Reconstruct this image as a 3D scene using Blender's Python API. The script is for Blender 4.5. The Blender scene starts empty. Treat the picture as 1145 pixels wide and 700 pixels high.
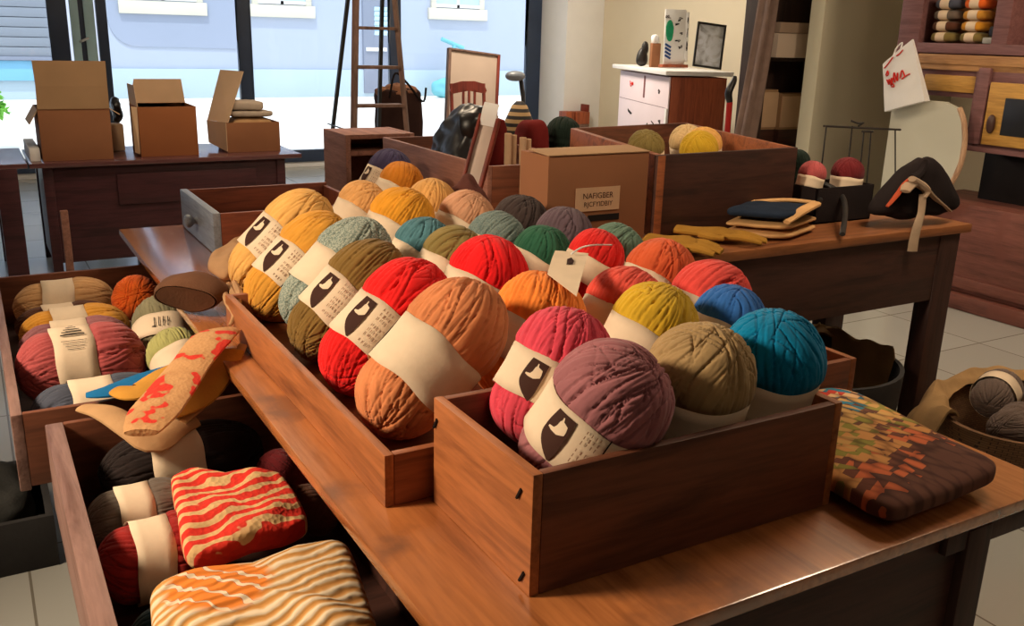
import bpy, bmesh, math, random
import numpy as np
from mathutils import Vector, Matrix, Quaternion, noise as mnoise

PI = math.pi
R = math.radians
scene = bpy.context.scene
col = scene.collection

# ------------------------------------------------------------------ helpers
def srgb(r, g, b):
    f = lambda c: (c/255/12.92) if c/255 <= .04045 else ((c/255+.055)/1.055)**2.4
    return (f(r), f(g), f(b), 1.0)

def tag(o, label=None, cat=None, group=None, kind=None):
    if label: o['label'] = label
    if cat: o['category'] = cat
    if group: o['group'] = group
    if kind: o['kind'] = kind
    return o

def thing(name, label, cat, loc=(0, 0, 0), rz=0, group=None):
    o = bpy.data.objects.new(name, None)
    o.empty_display_size = .05
    o.location = loc
    o.rotation_euler = (0, 0, rz)
    col.objects.link(o)
    return tag(o, label, cat, group)

class MB:
    """collects solids in one bmesh; build() links it as one mesh object"""
    def __init__(s):
        s.bm = bmesh.new()
        s.uv = None
    def box(s, c, size, rot=None, bev=.003, seg=2):
        t = bmesh.new()
        bmesh.ops.create_cube(t, size=1)
        for v in t.verts:
            v.co = Vector((v.co.x*size[0], v.co.y*size[1], v.co.z*size[2]))
        if bev > 0:
            b = min(bev, min(size)*.45)
            bmesh.ops.bevel(t, geom=list(t.edges), offset=b, segments=seg, profile=.6, affect='EDGES')
        m = Matrix.Translation(Vector(c))
        if rot is not None:
            m = m @ (rot.to_4x4() if isinstance(rot, Matrix) else Matrix.Rotation(rot, 4, 'Z'))
        s.join(t, m)
        return s
    def bx(s, x0, x1, y0, y1, z0, z1, bev=.003):
        return s.box(((x0+x1)/2, (y0+y1)/2, (z0+z1)/2), (abs(x1-x0), abs(y1-y0), abs(z1-z0)), bev=bev)
    def join(s, t, m=None):
        if m is not None:
            bmesh.ops.transform(t, matrix=m, verts=t.verts)
        vm = {}
        for v in t.verts:
            vm[v] = s.bm.verts.new(v.co)
        for f in t.faces:
            try:
                s.bm.faces.new([vm[v] for v in f.verts])
            except ValueError:
                pass
        t.free()
    def grid(s, P, cu=False, cv=False):
        """P: list of rows of points -> quads"""
        nu, nv = len(P), len(P[0])
        V = [[s.bm.verts.new(p) for p in row] for row in P]
        for i in range(nu if cu else nu-1):
            for j in range(nv if cv else nv-1):
                try:
                    s.bm.faces.new((V[i][j], V[(i+1) % nu][j], V[(i+1) % nu][(j+1) % nv], V[i][(j+1) % nv]))
                except ValueError:
                    pass
        return V
    def tube(s, pts, r, n=8, caps=True, flat=1.0):
        pts = [Vector(p) for p in pts]
        rows = []
        up = None
        for i, p in enumerate(pts):
            d = (pts[min(i+1, len(pts)-1)] - pts[max(i-1, 0)]).normalized()
            if up is None:
                up = d.orthogonal().normalized()
                if flat != 1.0:
                    q = Vector((0, 0, 1)) - d*d.z
                    if q.length > .1: up = q.normalized()
            else:
                up = (up - d*up.dot(d)).normalized()
            sd = d.cross(up)
            rr = r[i] if isinstance(r, (list, tuple)) else r
            rows.append([p + up*(math.cos(a)*rr*flat) + sd*(math.sin(a)*rr) for a in [2*PI*k/n for k in range(n)]])
        V = s.grid(rows, False, True)
        if caps:
            s.bm.faces.new(list(reversed(V[0])))
            s.bm.faces.new(V[-1])
        return s
    def cyl(s, p0, p1, r0, r1=None, n=20):
        return s.tube([p0, p1], [r0, r0 if r1 is None else r1], n)
    def lathe(s, prof, n=32, o=(0, 0, 0)):
        o = Vector(o)
        rows = [[o + Vector((r*math.cos(2*PI*k/n), r*math.sin(2*PI*k/n), z)) for k in range(n)] for r, z in prof]
        V = s.grid(rows, False, True)
        if prof[0][0] > 1e-5: s.bm.faces.new(list(reversed(V[0])))
        if prof[-1][0] > 1e-5: s.bm.faces.new(V[-1])
        return s
    def prism(s, poly, depth, m):
        """2D polygon extruded by depth along local z, placed by matrix m"""
        t = bmesh.new()
        a = [t.verts.new((x, y, 0)) for x, y in poly]
        b = [t.verts.new((x, y, depth)) for x, y in poly]
        t.faces.new(list(reversed(a)))
        t.faces.new(b)
        n = len(poly)
        for i in range(n):
            t.faces.new((a[i], a[(i+1) % n], b[(i+1) % n], b[i]))
        s.join(t, m)
        return s
    def blob(s, c, size, e1=.6, e2=.6, rot=None, amp=0, fr=6, seed=0, deform=None, nu=48, nv=28):
        """super-ellipsoid with half sizes, optional noise and a deform function in local space"""
        pw = lambda w, m: math.copysign(abs(w)**m, w)
        rows = []
        m = Matrix.Identity(3) if rot is None else (rot.to_3x3() if isinstance(rot, Matrix) else Matrix.Rotation(rot, 3, 'Z'))
        c = Vector(c)
        for i in range(nv+1):
            ph = -PI/2 + PI*i/nv
            row = []
            for j in range(nu):
                th = 2*PI*j/nu
                p = Vector((size[0]*pw(math.cos(ph), e1)*pw(math.cos(th), e2),
                            size[1]*pw(math.cos(ph), e1)*pw(math.sin(th), e2),
                            size[2]*pw(math.sin(ph), e1)))
                if amp:
                    nn = mnoise.noise(p*fr + Vector((seed*7.3, seed*3.1, seed)))
                    n2 = mnoise.noise(p*fr*2.7 + Vector((seed*1.3, seed*9.1, -seed)))
                    q = Vector((p.x/size[0]**2, p.y/size[1]**2, p.z/size[2]**2))
                    if q.length > 1e-6: p = p + q.normalized()*amp*(nn+.5*n2)
                if deform: p = Vector(deform(p))
                row.append(c + m @ p)
            rows.append(row)
        s.grid(rows, False, True)
        return s
    def slab(s, f, nu, nv, th):
        """closed sheet: top = f(u,v), bottom th below"""
        top = [[Vector(f(i/(nu-1), j/(nv-1))) for j in range(nv)] for i in range(nu)]
        T = s.grid(top)
        B = [[s.bm.verts.new(top[i][j] - Vector((0, 0, th))) for j in range(nv)] for i in range(nu)]
        for i in range(nu-1):
            for j in range(nv-1):
                s.bm.faces.new((B[i][j], B[i][j+1], B[i+1][j+1], B[i+1][j]))
        ring = [(i, 0) for i in range(nu)] + [(nu-1, j) for j in range(1, nv)] + [(i, nv-1) for i in range(nu-2, -1, -1)] + [(0, j) for j in range(nv-2, 0, -1)]
        for k in range(len(ring)):
            a, b = ring[k], ring[(k+1) % len(ring)]
            s.bm.faces.new((T[a[0]][a[1]], B[a[0]][a[1]], B[b[0]][b[1]], T[b[0]][b[1]]))
        return s
    def build(s, name, mat, parent=None, world=True, smooth=True, angle=40, weld=True):
        if weld:
            bmesh.ops.remove_doubles(s.bm, verts=s.bm.verts, dist=1e-5)
        bmesh.ops.recalc_face_normals(s.bm, faces=s.bm.faces)
        me = bpy.data.meshes.new(name)
        if smooth:
            ca = R(angle)
            for f in s.bm.faces: f.smooth = True
            for e in s.bm.edges:
                if len(e.link_faces) == 2 and e.calc_face_angle(0) > ca: e.smooth = False
        s.bm.to_mesh(me)
        s.bm.free()
        return link(name, me, mat, parent, world)

def link(name, me, mat, parent=None, world=True):
    o = bpy.data.objects.new(name, me)
    if mat is not None and len(me.materials) == 0: me.materials.append(mat)
    col.objects.link(o)
    if parent is not None:
        o.parent = parent
        if world:
            m = parent.matrix_basis.copy()
            p = parent.parent
            if p is not None: m = p.matrix_basis @ parent.matrix_parent_inverse @ m
            o.matrix_parent_inverse = m.inverted()
    return o

def struct(name, mb, mat, parent=None):
    o = mb.build(name, mat, parent)
    if parent is None: o['kind'] = 'structure'
    return o

def copy_tree(o, parent=None):
    c = o.copy()
    col.objects.link(c)
    if parent is not None: c.parent = parent
    for ch in o.children: copy_tree(ch, c)
    return c

def text_mesh(txt, size, font_w=1.0):
    cu = bpy.data.curves.new('t', 'FONT')
    cu.body = txt; cu.size = size; cu.align_x = 'CENTER'; cu.align_y = 'CENTER'; cu.extrude = .0004
    o = bpy.data.objects.new('t', cu)
    col.objects.link(o)
    dg = bpy.context.evaluated_depsgraph_get()
    me = bpy.data.meshes.new_from_object(o.evaluated_get(dg))
    bpy.data.objects.remove(o); bpy.data.curves.remove(cu)
    return me

# ------------------------------------------------------------------ materials
def newmat(name):
    m = bpy.data.materials.new(name)
    m.use_nodes = True
    nt = m.node_tree
    b = nt.nodes['Principled BSDF']
    return m, nt, b

def N(nt, t, **kw):
    n = nt.nodes.new(t)
    for k, v in kw.items():
        if k in n.inputs: n.inputs[k].default_value = v
        else: setattr(n, k, v)
    return n

def coord(nt, scale=(1, 1, 1), kind='Object', rot=(0, 0, 0)):
    tc = N(nt, 'ShaderNodeTexCoord')
    mp = N(nt, 'ShaderNodeMapping')
    mp.inputs['Scale'].default_value = scale
    mp.inputs['Rotation'].default_value = rot
    nt.links.new(tc.outputs[kind], mp.inputs['Vector'])
    return mp.outputs['Vector']

def ramp(nt, fac, stops, interp='LINEAR'):
    r = N(nt, 'ShaderNodeValToRGB')
    r.color_ramp.interpolation = interp
    el = r.color_ramp.elements
    while len(el) < len(stops): el.new(.5)
    for e, (p, c) in zip(el, stops):
        e.position = p; e.color = c
    nt.links.new(fac, r.inputs['Fac'])
    return r.outputs['Color']

def bump(nt, b, h, strength=.3, dist=.01):
    n = N(nt, 'ShaderNodeBump')
    n.inputs['Strength'].default_value = strength
    n.inputs['Distance'].default_value = dist
    nt.links.new(h, n.inputs['Height'])
    nt.links.new(n.outputs['Normal'], b.inputs['Normal'])

def mul(c, k): return (c[0]*k, c[1]*k, c[2]*k, 1)

def plain(name, c, rough=.6, var=.12, sc=6, bmp=.1, spec=.4, metal=0):
    m, nt, b = newmat(name)
    nz = N(nt, 'ShaderNodeTexNoise', Scale=sc, Detail=5.0)
    nt.links.new(coord(nt), nz.inputs['Vector'])
    cc = ramp(nt, nz.outputs['Fac'], [(.3, mul(c, 1-var)), (.7, mul(c, 1+var))])
    nt.links.new(cc, b.inputs['Base Color'])
    b.inputs['Roughness'].default_value = rough
    b.inputs['Specular IOR Level'].default_value = spec
    b.inputs['Metallic'].default_value = metal
    if bmp:
        n2 = N(nt, 'ShaderNodeTexNoise', Scale=sc*8, Detail=3.0)
        nt.links.new(coord(nt), n2.inputs['Vector'])
        bump(nt, b, n2.outputs['Fac'], bmp, .004)
    return m

def wood(name, c1, c2, axis='x', sc=1.0, rough=.5, spec=.4, wear=None, bmp=.25):
    m, nt, b = newmat(name)
    s = {'x': (1.2, 14, 14), 'y': (14, 1.2, 14), 'z': (14, 14, 1.2)}[axis]
    v = coord(nt, tuple(k*sc for k in s))
    n1 = N(nt, 'ShaderNodeTexNoise', Scale=1.6, Detail=8.0, Roughness=.62, Distortion=.8)
    nt.links.new(v, n1.inputs['Vector'])
    cc = ramp(nt, n1.outputs['Fac'], [(.28, c2), (.52, c1), (.75, mul(c1, 1.18))])
    n2 = N(nt, 'ShaderNodeTexNoise', Scale=9.0, Detail=4.0)
    nt.links.new(v, n2.inputs['Vector'])
    mx = N(nt, 'ShaderNodeMix', data_type='RGBA', blend_type='MULTIPLY')
    mx.inputs[0].default_value = .35
    nt.links.new(cc, mx.inputs[6])
    nt.links.new(ramp(nt, n2.outputs['Fac'], [(.35, (.45, .4, .36, 1)), (.6, (1, 1, 1, 1))]), mx.inputs[7])
    out = mx.outputs[2]
    if wear is not None:
        n3 = N(nt, 'ShaderNodeTexNoise', Scale=5.0, Detail=6.0)
        nt.links.new(coord(nt), n3.inputs['Vector'])
        m2 = N(nt, 'ShaderNodeMix', data_type='RGBA')
        nt.links.new(ramp(nt, n3.outputs['Fac'], [(.56, (0, 0, 0, 1)), (.66, (1, 1, 1, 1))]), m2.inputs[0])
        nt.links.new(out, m2.inputs[6])
        m2.inputs[7].default_value = wear
        out = m2.outputs[2]
    nt.links.new(out, b.inputs['Base Color'])
    b.inputs['Roughness'].default_value = rough
    b.inputs['Specular IOR Level'].default_value = spec
    bump(nt, b, n1.outputs['Fac'], bmp, .004)
    return m

def yarn(name, c, mel=None):
    m, nt, b = newmat(name)
    nz = N(nt, 'ShaderNodeTexNoise', Scale=14.0, Detail=4.0)
    nt.links.new(coord(nt), nz.inputs['Vector'])
    cc = ramp(nt, nz.outputs['Fac'], [(.3, mul(c, .82)), (.7, mul(c, 1.12))])
    if mel is not None:
        v = N(nt, 'ShaderNodeTexNoise', Scale=260.0, Detail=2.0)
        nt.links.new(coord(nt), v.inputs['Vector'])
        mx = N(nt, 'ShaderNodeMix', data_type='RGBA')
        nt.links.new(ramp(nt, v.outputs['Fac'], [(.48, (0, 0, 0, 1)), (.54, (1, 1, 1, 1))]), mx.inputs[0])
        nt.links.new(cc, mx.inputs[6]); mx.inputs[7].default_value = mel
        cc = mx.outputs[2]
    nt.links.new(cc, b.inputs['Base Color'])
    b.inputs['Roughness'].default_value = .92
    b.inputs['Specular IOR Level'].default_value = .15
    b.inputs['Sheen Weight'].default_value = .12
    n2 = N(nt, 'ShaderNodeTexNoise', Scale=90.0, Detail=3.0)
    nt.links.new(coord(nt), n2.inputs['Vector'])
    bump(nt, b, n2.outputs['Fac'], .25, .003)
    return m

def cloth(name, c, var=.15, rough=.95, knit=0, sc=1.0):
    m, nt, b = newmat(name)
    nz = N(nt, 'ShaderNodeTexNoise', Scale=9.0, Detail=5.0)
    nt.links.new(coord(nt), nz.inputs['Vector'])
    nt.links.new(ramp(nt, nz.outputs['Fac'], [(.3, mul(c, 1-var)), (.7, mul(c, 1+var))]), b.inputs['Base Color'])
    b.inputs['Roughness'].default_value = rough
    b.inputs['Specular IOR Level'].default_value = .15
    w = N(nt, 'ShaderNodeTexNoise', Scale=130.0*sc, Detail=3.0)
    nt.links.new(coord(nt), w.inputs['Vector'])
    bump(nt, b, w.outputs['Fac'], .3 if not knit else knit, .004)
    return m

def emit(name, c, s):
    m, nt, b = newmat(name)
    b.inputs['Emission Color'].default_value = c
    b.inputs['Emission Strength'].default_value = s
    return m

# palette
W_OR = wood('wood_orange', srgb(172, 104, 58), srgb(120, 66, 35), 'y', rough=.5)
W_ORX = wood('wood_orange_x', srgb(150, 86, 52), srgb(90, 48, 27), 'x', rough=.5)
W_TOP = wood('wood_tabletop', srgb(184, 114, 64), srgb(124, 70, 38), 'y', .7, rough=.2, spec=.9, wear=srgb(140, 88, 56), bmp=.08)
W_TOP.node_tree.nodes['Principled BSDF'].inputs['Coat Weight'].default_value = .8
W_TOP.node_tree.nodes['Principled BSDF'].inputs['Coat Roughness'].default_value = .16
W_TOPX = wood('wood_countertop', srgb(150, 94, 56), srgb(96, 54, 32), 'x', .8, rough=.42)
W_DK = wood('wood_dark', srgb(72, 42, 33), srgb(40, 23, 19), 'x', rough=.55)
W_DKZ = wood('wood_dark_z', srgb(68, 41, 34), srgb(40, 24, 20), 'z', rough=.55)
W_BOX = wood('wood_box_shaded', srgb(126, 74, 50), srgb(76, 42, 29), 'x', .8, rough=.55)  # box wood with the shade of the front boards put into its colour
W_RED = wood('wood_red', srgb(125, 50, 36), srgb(78, 28, 22), 'z', rough=.5)
W_PLUM = wood('wood_plum', srgb(72, 36, 41), srgb(46, 22, 27), 'x', rough=.45)
W_DESK = wood('wood_desk_top', srgb(104, 66, 66), srgb(76, 46, 48), 'x', rough=.2, spec=.9, bmp=.05)
W_TERRA = wood('wood_terracotta', srgb(160, 82, 50), srgb(120, 56, 34), 'z', rough=.55)
W_MAUVE = wood('painted_mauve', srgb(128, 88, 88), srgb(104, 68, 68), 'y', rough=.6)
W_OCHRE = wood('painted_ochre', srgb(196, 148, 72), srgb(166, 118, 52), 'y', rough=.55)
W_TAN = wood('board_tan', srgb(186, 138, 88), srgb(152, 104, 62), 'y', rough=.55)
W_PALE = wood('wood_pale', srgb(196, 160, 128), srgb(160, 120, 90), 'z', rough=.6)
W_PINK = wood('wood_pinkish', srgb(150, 104, 88), srgb(116, 74, 60), 'y', rough=.6)
W_LADD = wood('wood_ladder', srgb(118, 90, 78), srgb(82, 60, 50), 'z', rough=.6)
CARD = plain('cardboard', srgb(168, 134, 100), .85, .06, 5, .05, .2)
CARD2 = plain('cardboard_light', srgb(206, 172, 138), .85, .06, 5, .05, .2)
CARDD = plain('cardboard_brown', srgb(146, 98, 68), .85, .06, 5, .05, .2)
PAPER = plain('paper_cream', srgb(226, 204, 176), .8, .05, 20, .1, .25)
PAPERW = plain('paper_white', srgb(232, 230, 228), .8, .03, 10, .06, .25)
PRINT = plain('print_brown', srgb(62, 36, 28), .8, .1, 20, 0, .2)
INK = plain('ink_black', srgb(28, 22, 22), .7, .1, 20, 0, .2)
INKR = plain('ink_red', srgb(205, 44, 36), .7, .1, 20, 0, .2)
INKG = plain('ink_green', srgb(36, 150, 105), .7, .1, 20, 0, .2)
INKB = plain('ink_blue', srgb(44, 72, 128), .7, .1, 20, 0, .2)
BLACK = plain('black_plastic', srgb(24, 22, 24), .35, .15, 8, .1, .5)
BLACKM = plain('black_metal', srgb(30, 27, 26), .5, .15, 8, .05, .5)
BLACKC = cloth('black_cloth', srgb(34, 27, 27))
DGREY = plain('dark_grey_felt', srgb(62, 60, 60), .9, .12, 9, .2, .2)
FRAME = plain('frame_navy', srgb(40, 54, 78), .4, .1, 6, 0, .5)
FRAMET = plain('frame_teal', srgb(176, 208, 212), .4, .06, 6, 0, .5)
WHITEP = plain('white_paint', srgb(226, 224, 222), .55, .03, 4, .03, .4)
WALLM = plain('wall_plaster', srgb(208, 196, 172), .9, .04, 1.5, .15, .2)
WALLC = plain('wall_cream', srgb(206, 200, 176), .9, .03, 1.5, .12, .2)
CEIL = plain('ceiling_white', srgb(225, 220, 210), .95, .03, 2, .05, .2)

def floor_mat():
    m, nt, b = newmat('floor_tiles')
    br = N(nt, 'ShaderNodeTexBrick')
    br.offset = 0
    br.inputs['Scale'].default_value = 1.0
    br.inputs['Brick Width'].default_value = .6
    br.inputs['Row Height'].default_value = .6
    br.inputs['Mortar Size'].default_value = .004
    br.inputs['Color1'].default_value = srgb(178, 178, 172)
    br.inputs['Color2'].default_value = srgb(170, 169, 162)
    br.inputs['Mortar'].default_value = srgb(120, 114, 104)
    nt.links.new(coord(nt), br.inputs['Vector'])
    nt.links.new(br.outputs['Color'], b.inputs['Base Color'])
    b.inputs['Roughness'].default_value = .22
    return m
FLOORM = floor_mat()

def glass_mat():
    m, nt, b = newmat('window_glass')
    nt.nodes.remove(b)
    tr = N(nt, 'ShaderNodeBsdfTransparent'); tr.inputs['Color'].default_value = (.93, .97, 1, 1)
    gl = N(nt, 'ShaderNodeBsdfGlossy'); gl.inputs['Roughness'].default_value = .03
    fr = N(nt, 'ShaderNodeFresnel'); fr.inputs['IOR'].default_value = 1.35
    mx = N(nt, 'ShaderNodeMixShader')
    nt.links.new(fr.outputs[0], mx.inputs[0]); nt.links.new(tr.outputs[0], mx.inputs[1]); nt.links.new(gl.outputs[0], mx.inputs[2])
    nt.links.new(mx.outputs[0], nt.nodes['Material Output'].inputs['Surface'])
    return m
GLASS = glass_mat()

# ------------------------------------------------------------------ camera
cam = bpy.data.cameras.new('camera')
cam.sensor_width = 36; cam.lens = 1043/1145*36; cam.clip_end = 200
co = bpy.data.objects.new('camera', cam)
col.objects.link(co)
Rm = Matrix(((0.8677000956742726, -0.49636616221573177, 0.026780160083238413),
             (0.12024905761970614, 0.2618718361809616, 0.9575820098335099),
             (-0.48232427692210417, -0.8276737125355846, 0.2869137805493698)))
co.matrix_world = Matrix.Translation((0, 0, 1.6)) @ Rm.transposed().to_4x4()
scene.camera = co

# ------------------------------------------------------------------ room
RX, LX, BY, FY, CZ = 7.3, -5.0, 11.0, -3.5, 3.3
struct('floor', MB().bx(LX-.2, RX+.2, FY-.2, BY+.12, -.12, 0, 0), FLOORM)
struct('ceiling', MB().bx(LX-.2, RX+.2, FY-.2, BY+.2, CZ, CZ+.15, 0), CEIL)
struct('wall_right', MB().bx(RX, RX+.15, FY-.2, BY+.2, 0, CZ, 0), WALLM)
WALLD = plain('wall_unseen_dark', srgb(104, 78, 60), .8, .1, 2, .1, .3)  # made-up dark tone for the unseen walls, cuts bounce onto front faces
struct('wall_left', MB().bx(LX-.15, LX, FY-.2, BY+.2, 0, CZ, 0), WALLD)
struct('wall_front', MB().bx(LX, RX, FY-.15, FY, 0, CZ, 0), WALLD)
# window wall: jamb at the right, lintel above, pier at the left
wb = MB()
wb.bx(6.735, RX, 10.38, BY+.2, 0, CZ, .004)
wb.bx(LX, 6.72, BY, BY+.2, 2.85, CZ, .004)
wb.bx(LX, -4.2, BY, BY+.2, 0, 2.85, .004)
struct('wall_back', wb, WHITEP)
# projecting pier between the shelf and the dresser
struct('wall_pier', MB().bx(5.66, RX, 5.2, 5.34, 0, CZ, .01), WALLC)
# window frames
def window(n, x0, x1, left, right):
    f = MB()
    f.bx(x0, x0+left, BY-.03, BY+.06, .0, 2.85, .004)
    f.bx(x1-right, x1, BY-.03, BY+.06, .0, 2.85, .004)
    f.bx(x0+left, x1-right, BY-.03, BY+.06, .06, .2, .004)
    f.bx(x0+left, x1-right, BY-.03, BY+.06, 2.75, 2.85, .004)
    o = struct('window_%d' % n, f, FRAME)
    MB().bx(x0+left, x1-right, BY+.01, BY+.018, .2, 2.75, 0).build('pane', GLASS, o)
    MB().bx(x0+left, x1-right, BY-.01, BY+.05, 0, .06, .002).build('bottom_rail', WHITEP, o)
    return o
window(1, -4.2, -1.6, .1, .1)
window(2, -1.6, 1.02, .1, .18)
window(3, 1.3, 2.88, .1, .13)
window(4, 2.88, 4.70, .02, .12)
window(5, 4.70, 6.72, .02, .2)
# slim opening leaf between the second and third panes
d = MB()
d.bx(1.05, 1.13, BY-.02, BY+.03, .02, 2.85, .004)
d.bx(1.18, 1.28, BY-.02, BY+.03, .02, 2.85, .004)
d.bx(1.13, 1.18, BY, BY+.02, .02, .12, .002)
d.bx(1.13, 1.18, BY, BY+.02, 2.7, 2.85, .002)
dn = struct('door_1', d, FRAMET)
MB().bx(1.13, 1.18, BY+.0, BY+.02, .12, 2.7, 0).build('panel', FRAME, dn)
MB().tube([(1.12, BY-.03, 1.40), (1.14, BY-.075, 1.41), (1.20, BY-.075, 1.44)], .013, 8).build('door_handle', WHITEP, dn)
# ------------------------------------------------------------------ street
PAVE = plain('pavement', srgb(238, 232, 224), .9, .04, 1.2, .1, .2)
FACADE = plain('facade_render', srgb(172, 180, 196), .9, .02, .6, .05, .2)
FACADE2 = plain('facade_plinth', srgb(172, 188, 198), .9, .03, .6, .05, .2)
CREAM = plain('cream_stone', srgb(206, 200, 184), .9, .03, 2, .05, .2)
GREYD = plain('grey_door_paint', srgb(128, 134, 150), .6, .03, 2, .03, .3)
BLUEP = plain('louvre_blue', srgb(196, 232, 246), .5, .04, 2, .03, .3)
WGLASS = plain('street_window_glass', srgb(176, 200, 226), .2, .05, 2, 0, .5)
TURQ = plain('turquoise_paint', srgb(110, 178, 190), .6, .06, 2, .03, .3)
ROLL = plain('roller_grey', srgb(128, 134, 144), .7, .03, 2, .03, .3)
SKYB = plain('awning_blue', srgb(120, 176, 206), .6, .04, 2, .03, .3)
st = MB().bx(-12, 26, BY+.2, 40, -.15, -.04, 0).build('street_pavement', PAVE); st['kind'] = 'structure'
fr_ = thing('building_facade', 'pale blue-white rendered building facade across the bright street', 'building', (10, 23, -.04))
MB().bx(-8, 22, 23.0, 24.0, -.04, 7, .01).build('wall', FACADE, fr_)
MB().bx(-8, 22, 22.94, 23.0, -.04, .62, .01).build('plinth', FACADE2, fr_)
def fwin(x0, x1, z0, z1):
    f = MB()
    f.bx(x0-.22, x1+.22, 22.9, 23.0, z0-.3, z0-.02, .01)
    for a, b_ in ((x0-.14, x0), (x1, x1+.14)): f.bx(a, b_, 22.93, 23.0, z0-.02, z1, .005)
    f.bx(x0-.14, x1+.14, 22.93, 23.0, z1, z1+.14, .005)
    o = f.build('window', CREAM, fr_)
    g = MB().bx(x0, x1, 22.97, 22.995, z0, z1, 0).build('pane', WGLASS, o)
    s_ = MB()
    s_.bx((x0+x1)/2-.04, (x0+x1)/2+.04, 22.94, 22.99, z0, z1, .004)
    s_.bx(x0, x1, 22.94, 22.99, z0, z0+.08, .004)
    for t in (.33, .66): s_.bx(x0, x1, 22.95, 22.99, z0+(z1-z0)*t-.02, z0+(z1-z0)*t+.02, .003)
    s_.build('sash', WHITEP, o)
fwin(3.4, 4.85, 2.1, 3.6)
fwin(6.25, 7.4, 2.12, 3.6)
fwin(10.86, 12.12, 2.2, 3.7)
fwin(14.5, 15.7, 2.2, 3.7)
dd = MB().bx(8.84, 9.74, 22.9, 23.0, .05, 2.4, .01).build('street_door', GREYD, fr_)
lv = MB()
for k in range(6): lv.box((9.3, 22.89, 1.52+.115*k), (.34, .02, .1), Matrix.Rotation(R(20), 3, 'X'), .003)
lv.build('louvre', BLUEP, dd)
MB().bx(8.9, 9.45, 22.87, 22.91, 1.08, 1.17, .005).build('letter_plate', WHITEP, dd)
# raised panel with one rounded corner on the facade
pp = [(2.75, 4.5), (2.75, 1.75)]
for k in range(9):
    a = PI + (PI/2)*k/8
    pp.append((3.5+.55*math.cos(a), 1.65+.55*math.sin(a)))
pp += [(6.0, 1.08), (6.0, 4.5)]
VANM = plain('facade_panel_grey', srgb(150, 158, 176), .8, .02, 1, 0, .3)
MB().prism(pp, .03, Matrix.Translation((0, 23.0, 0)) @ Matrix.Rotation(PI/2, 4, 'X')).build('raised_panel', VANM, fr_)
# grey roller shutter and pale blue awning seen through the left pane
rs = thing('roller_shutter', 'grey ribbed roller shutter seen through the leftmost window pane', 'shutter', (-.6, 22.8, 0))
m_ = MB()
for k in range(22): m_.bx(-2.6, 1.75, 22.82, 22.93, .86+.2*k, .86+.2*k+.19, .02)
m_.build('slats', ROLL, rs)
MB().bx(-2.7, 1.85, 22.78, 22.93, .78, .86, .01).build('bottom_bar', GREYD, rs)
MB().bx(-2.6, 1.75, 22.85, 22.92, .36, .775, .01).build('lower_panel', SKYB, rs)
# turquoise painted street sign shape on the facade
tq = thing('turquoise_post', 'turquoise T-shaped post standing before the pale street facade', 'post', (11.1, 22.4, -.04))
MB().tube([(10.75, 22.4, 1.42), (11.38, 22.4, 1.2)], .05, 8).build('crossbar', TURQ, tq)
MB().tube([(11.12, 22.4, 1.28), (10.95, 22.4, .6), (10.9, 22.4, -.04)], [.055, .06, .08], 8).build('pole', TURQ, tq)
MB().blob((10.95, 22.3, .2), (.5, .2, .26), .8, .8, amp=.05, fr=3).build('foot', TURQ, tq)
# green shrub out on the street
GREEN = plain('leaf_green', srgb(110, 180, 60), .7, .3, 30, .2, .3)
sh = thing('street_shrub', 'bright green shrub outside the window at the far left', 'shrub', (.2, 14, -.04))
lf = MB(); random.seed(4)
for k in range(160):
    a, b_, r_ = random.uniform(0, 2*PI), random.uniform(-.6, 1.3), random.uniform(.12, .28)
    p = Vector((.22+r_*math.cos(a)*math.cos(b_), 14+r_*math.sin(a)*math.cos(b_), .5+r_*1.0*math.sin(b_)))
    q = Quaternion((random.random(), random.random(), random.random()), random.uniform(0, 6)).to_matrix()
    lf.prism([(-.06, 0), (-.02, .03), (.05, .02), (.08, 0), (.04, -.025), (-.02, -.03)], .004, Matrix.Translation(p) @ q.to_4x4())
lf.build('foliage', GREEN, sh, smooth=False, weld=False)
MB().tube([(.22, 14, -.04), (.21, 14.02, .2), (.22, 14, .5)], [.03, .025, .015], 8).build('stem', W_DKZ, sh)

# ------------------------------------------------------------------ main display table
tb = thing('display_table', 'long wooden display table with worn top carrying yarn balls, drawers pulled out', 'table', (1.1, 2.4, 0))
MB().bx(.48, 1.74, .868, 4.0, .774, .80, .005).build('tabletop', W_TOP, tb)
MB().bx(.56, 1.5, .90, .925, .12, .76, .003).build('front_panel', W_DK, tb)
MB().bx(.545, .57, .93, 3.9, .06, .49, .003).build('side_panel', W_DK, tb)
MB().bx(.56, 1.52, 3.87, 3.9, .12, .76, .003).build('back_panel', W_DK, tb)
MB().bx(1.5, 1.525, .96, 3.84, .12, .76, .003).build('inner_panel', W_DK, tb)
for y0, y1 in ((2.275, 2.35), (3.785, 3.9), (.93, 1.05)):
    MB().bx(.545, .57, y0, y1, .49, .76, .003).build('drawer_rail', W_DK, tb)
for x, y in ((.56, .91), (1.52, .91), (.56, 3.86), (1.52, 3.86)):
    MB().bx(x-.035, x+.035, y-.03, y+.03, 0, .76, .006).build('leg', W_DKZ, tb)
MB().bx(1.43, 1.74, .885, .905, .72, .76, .003).build('bracket', W_DKZ, tb)
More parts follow.
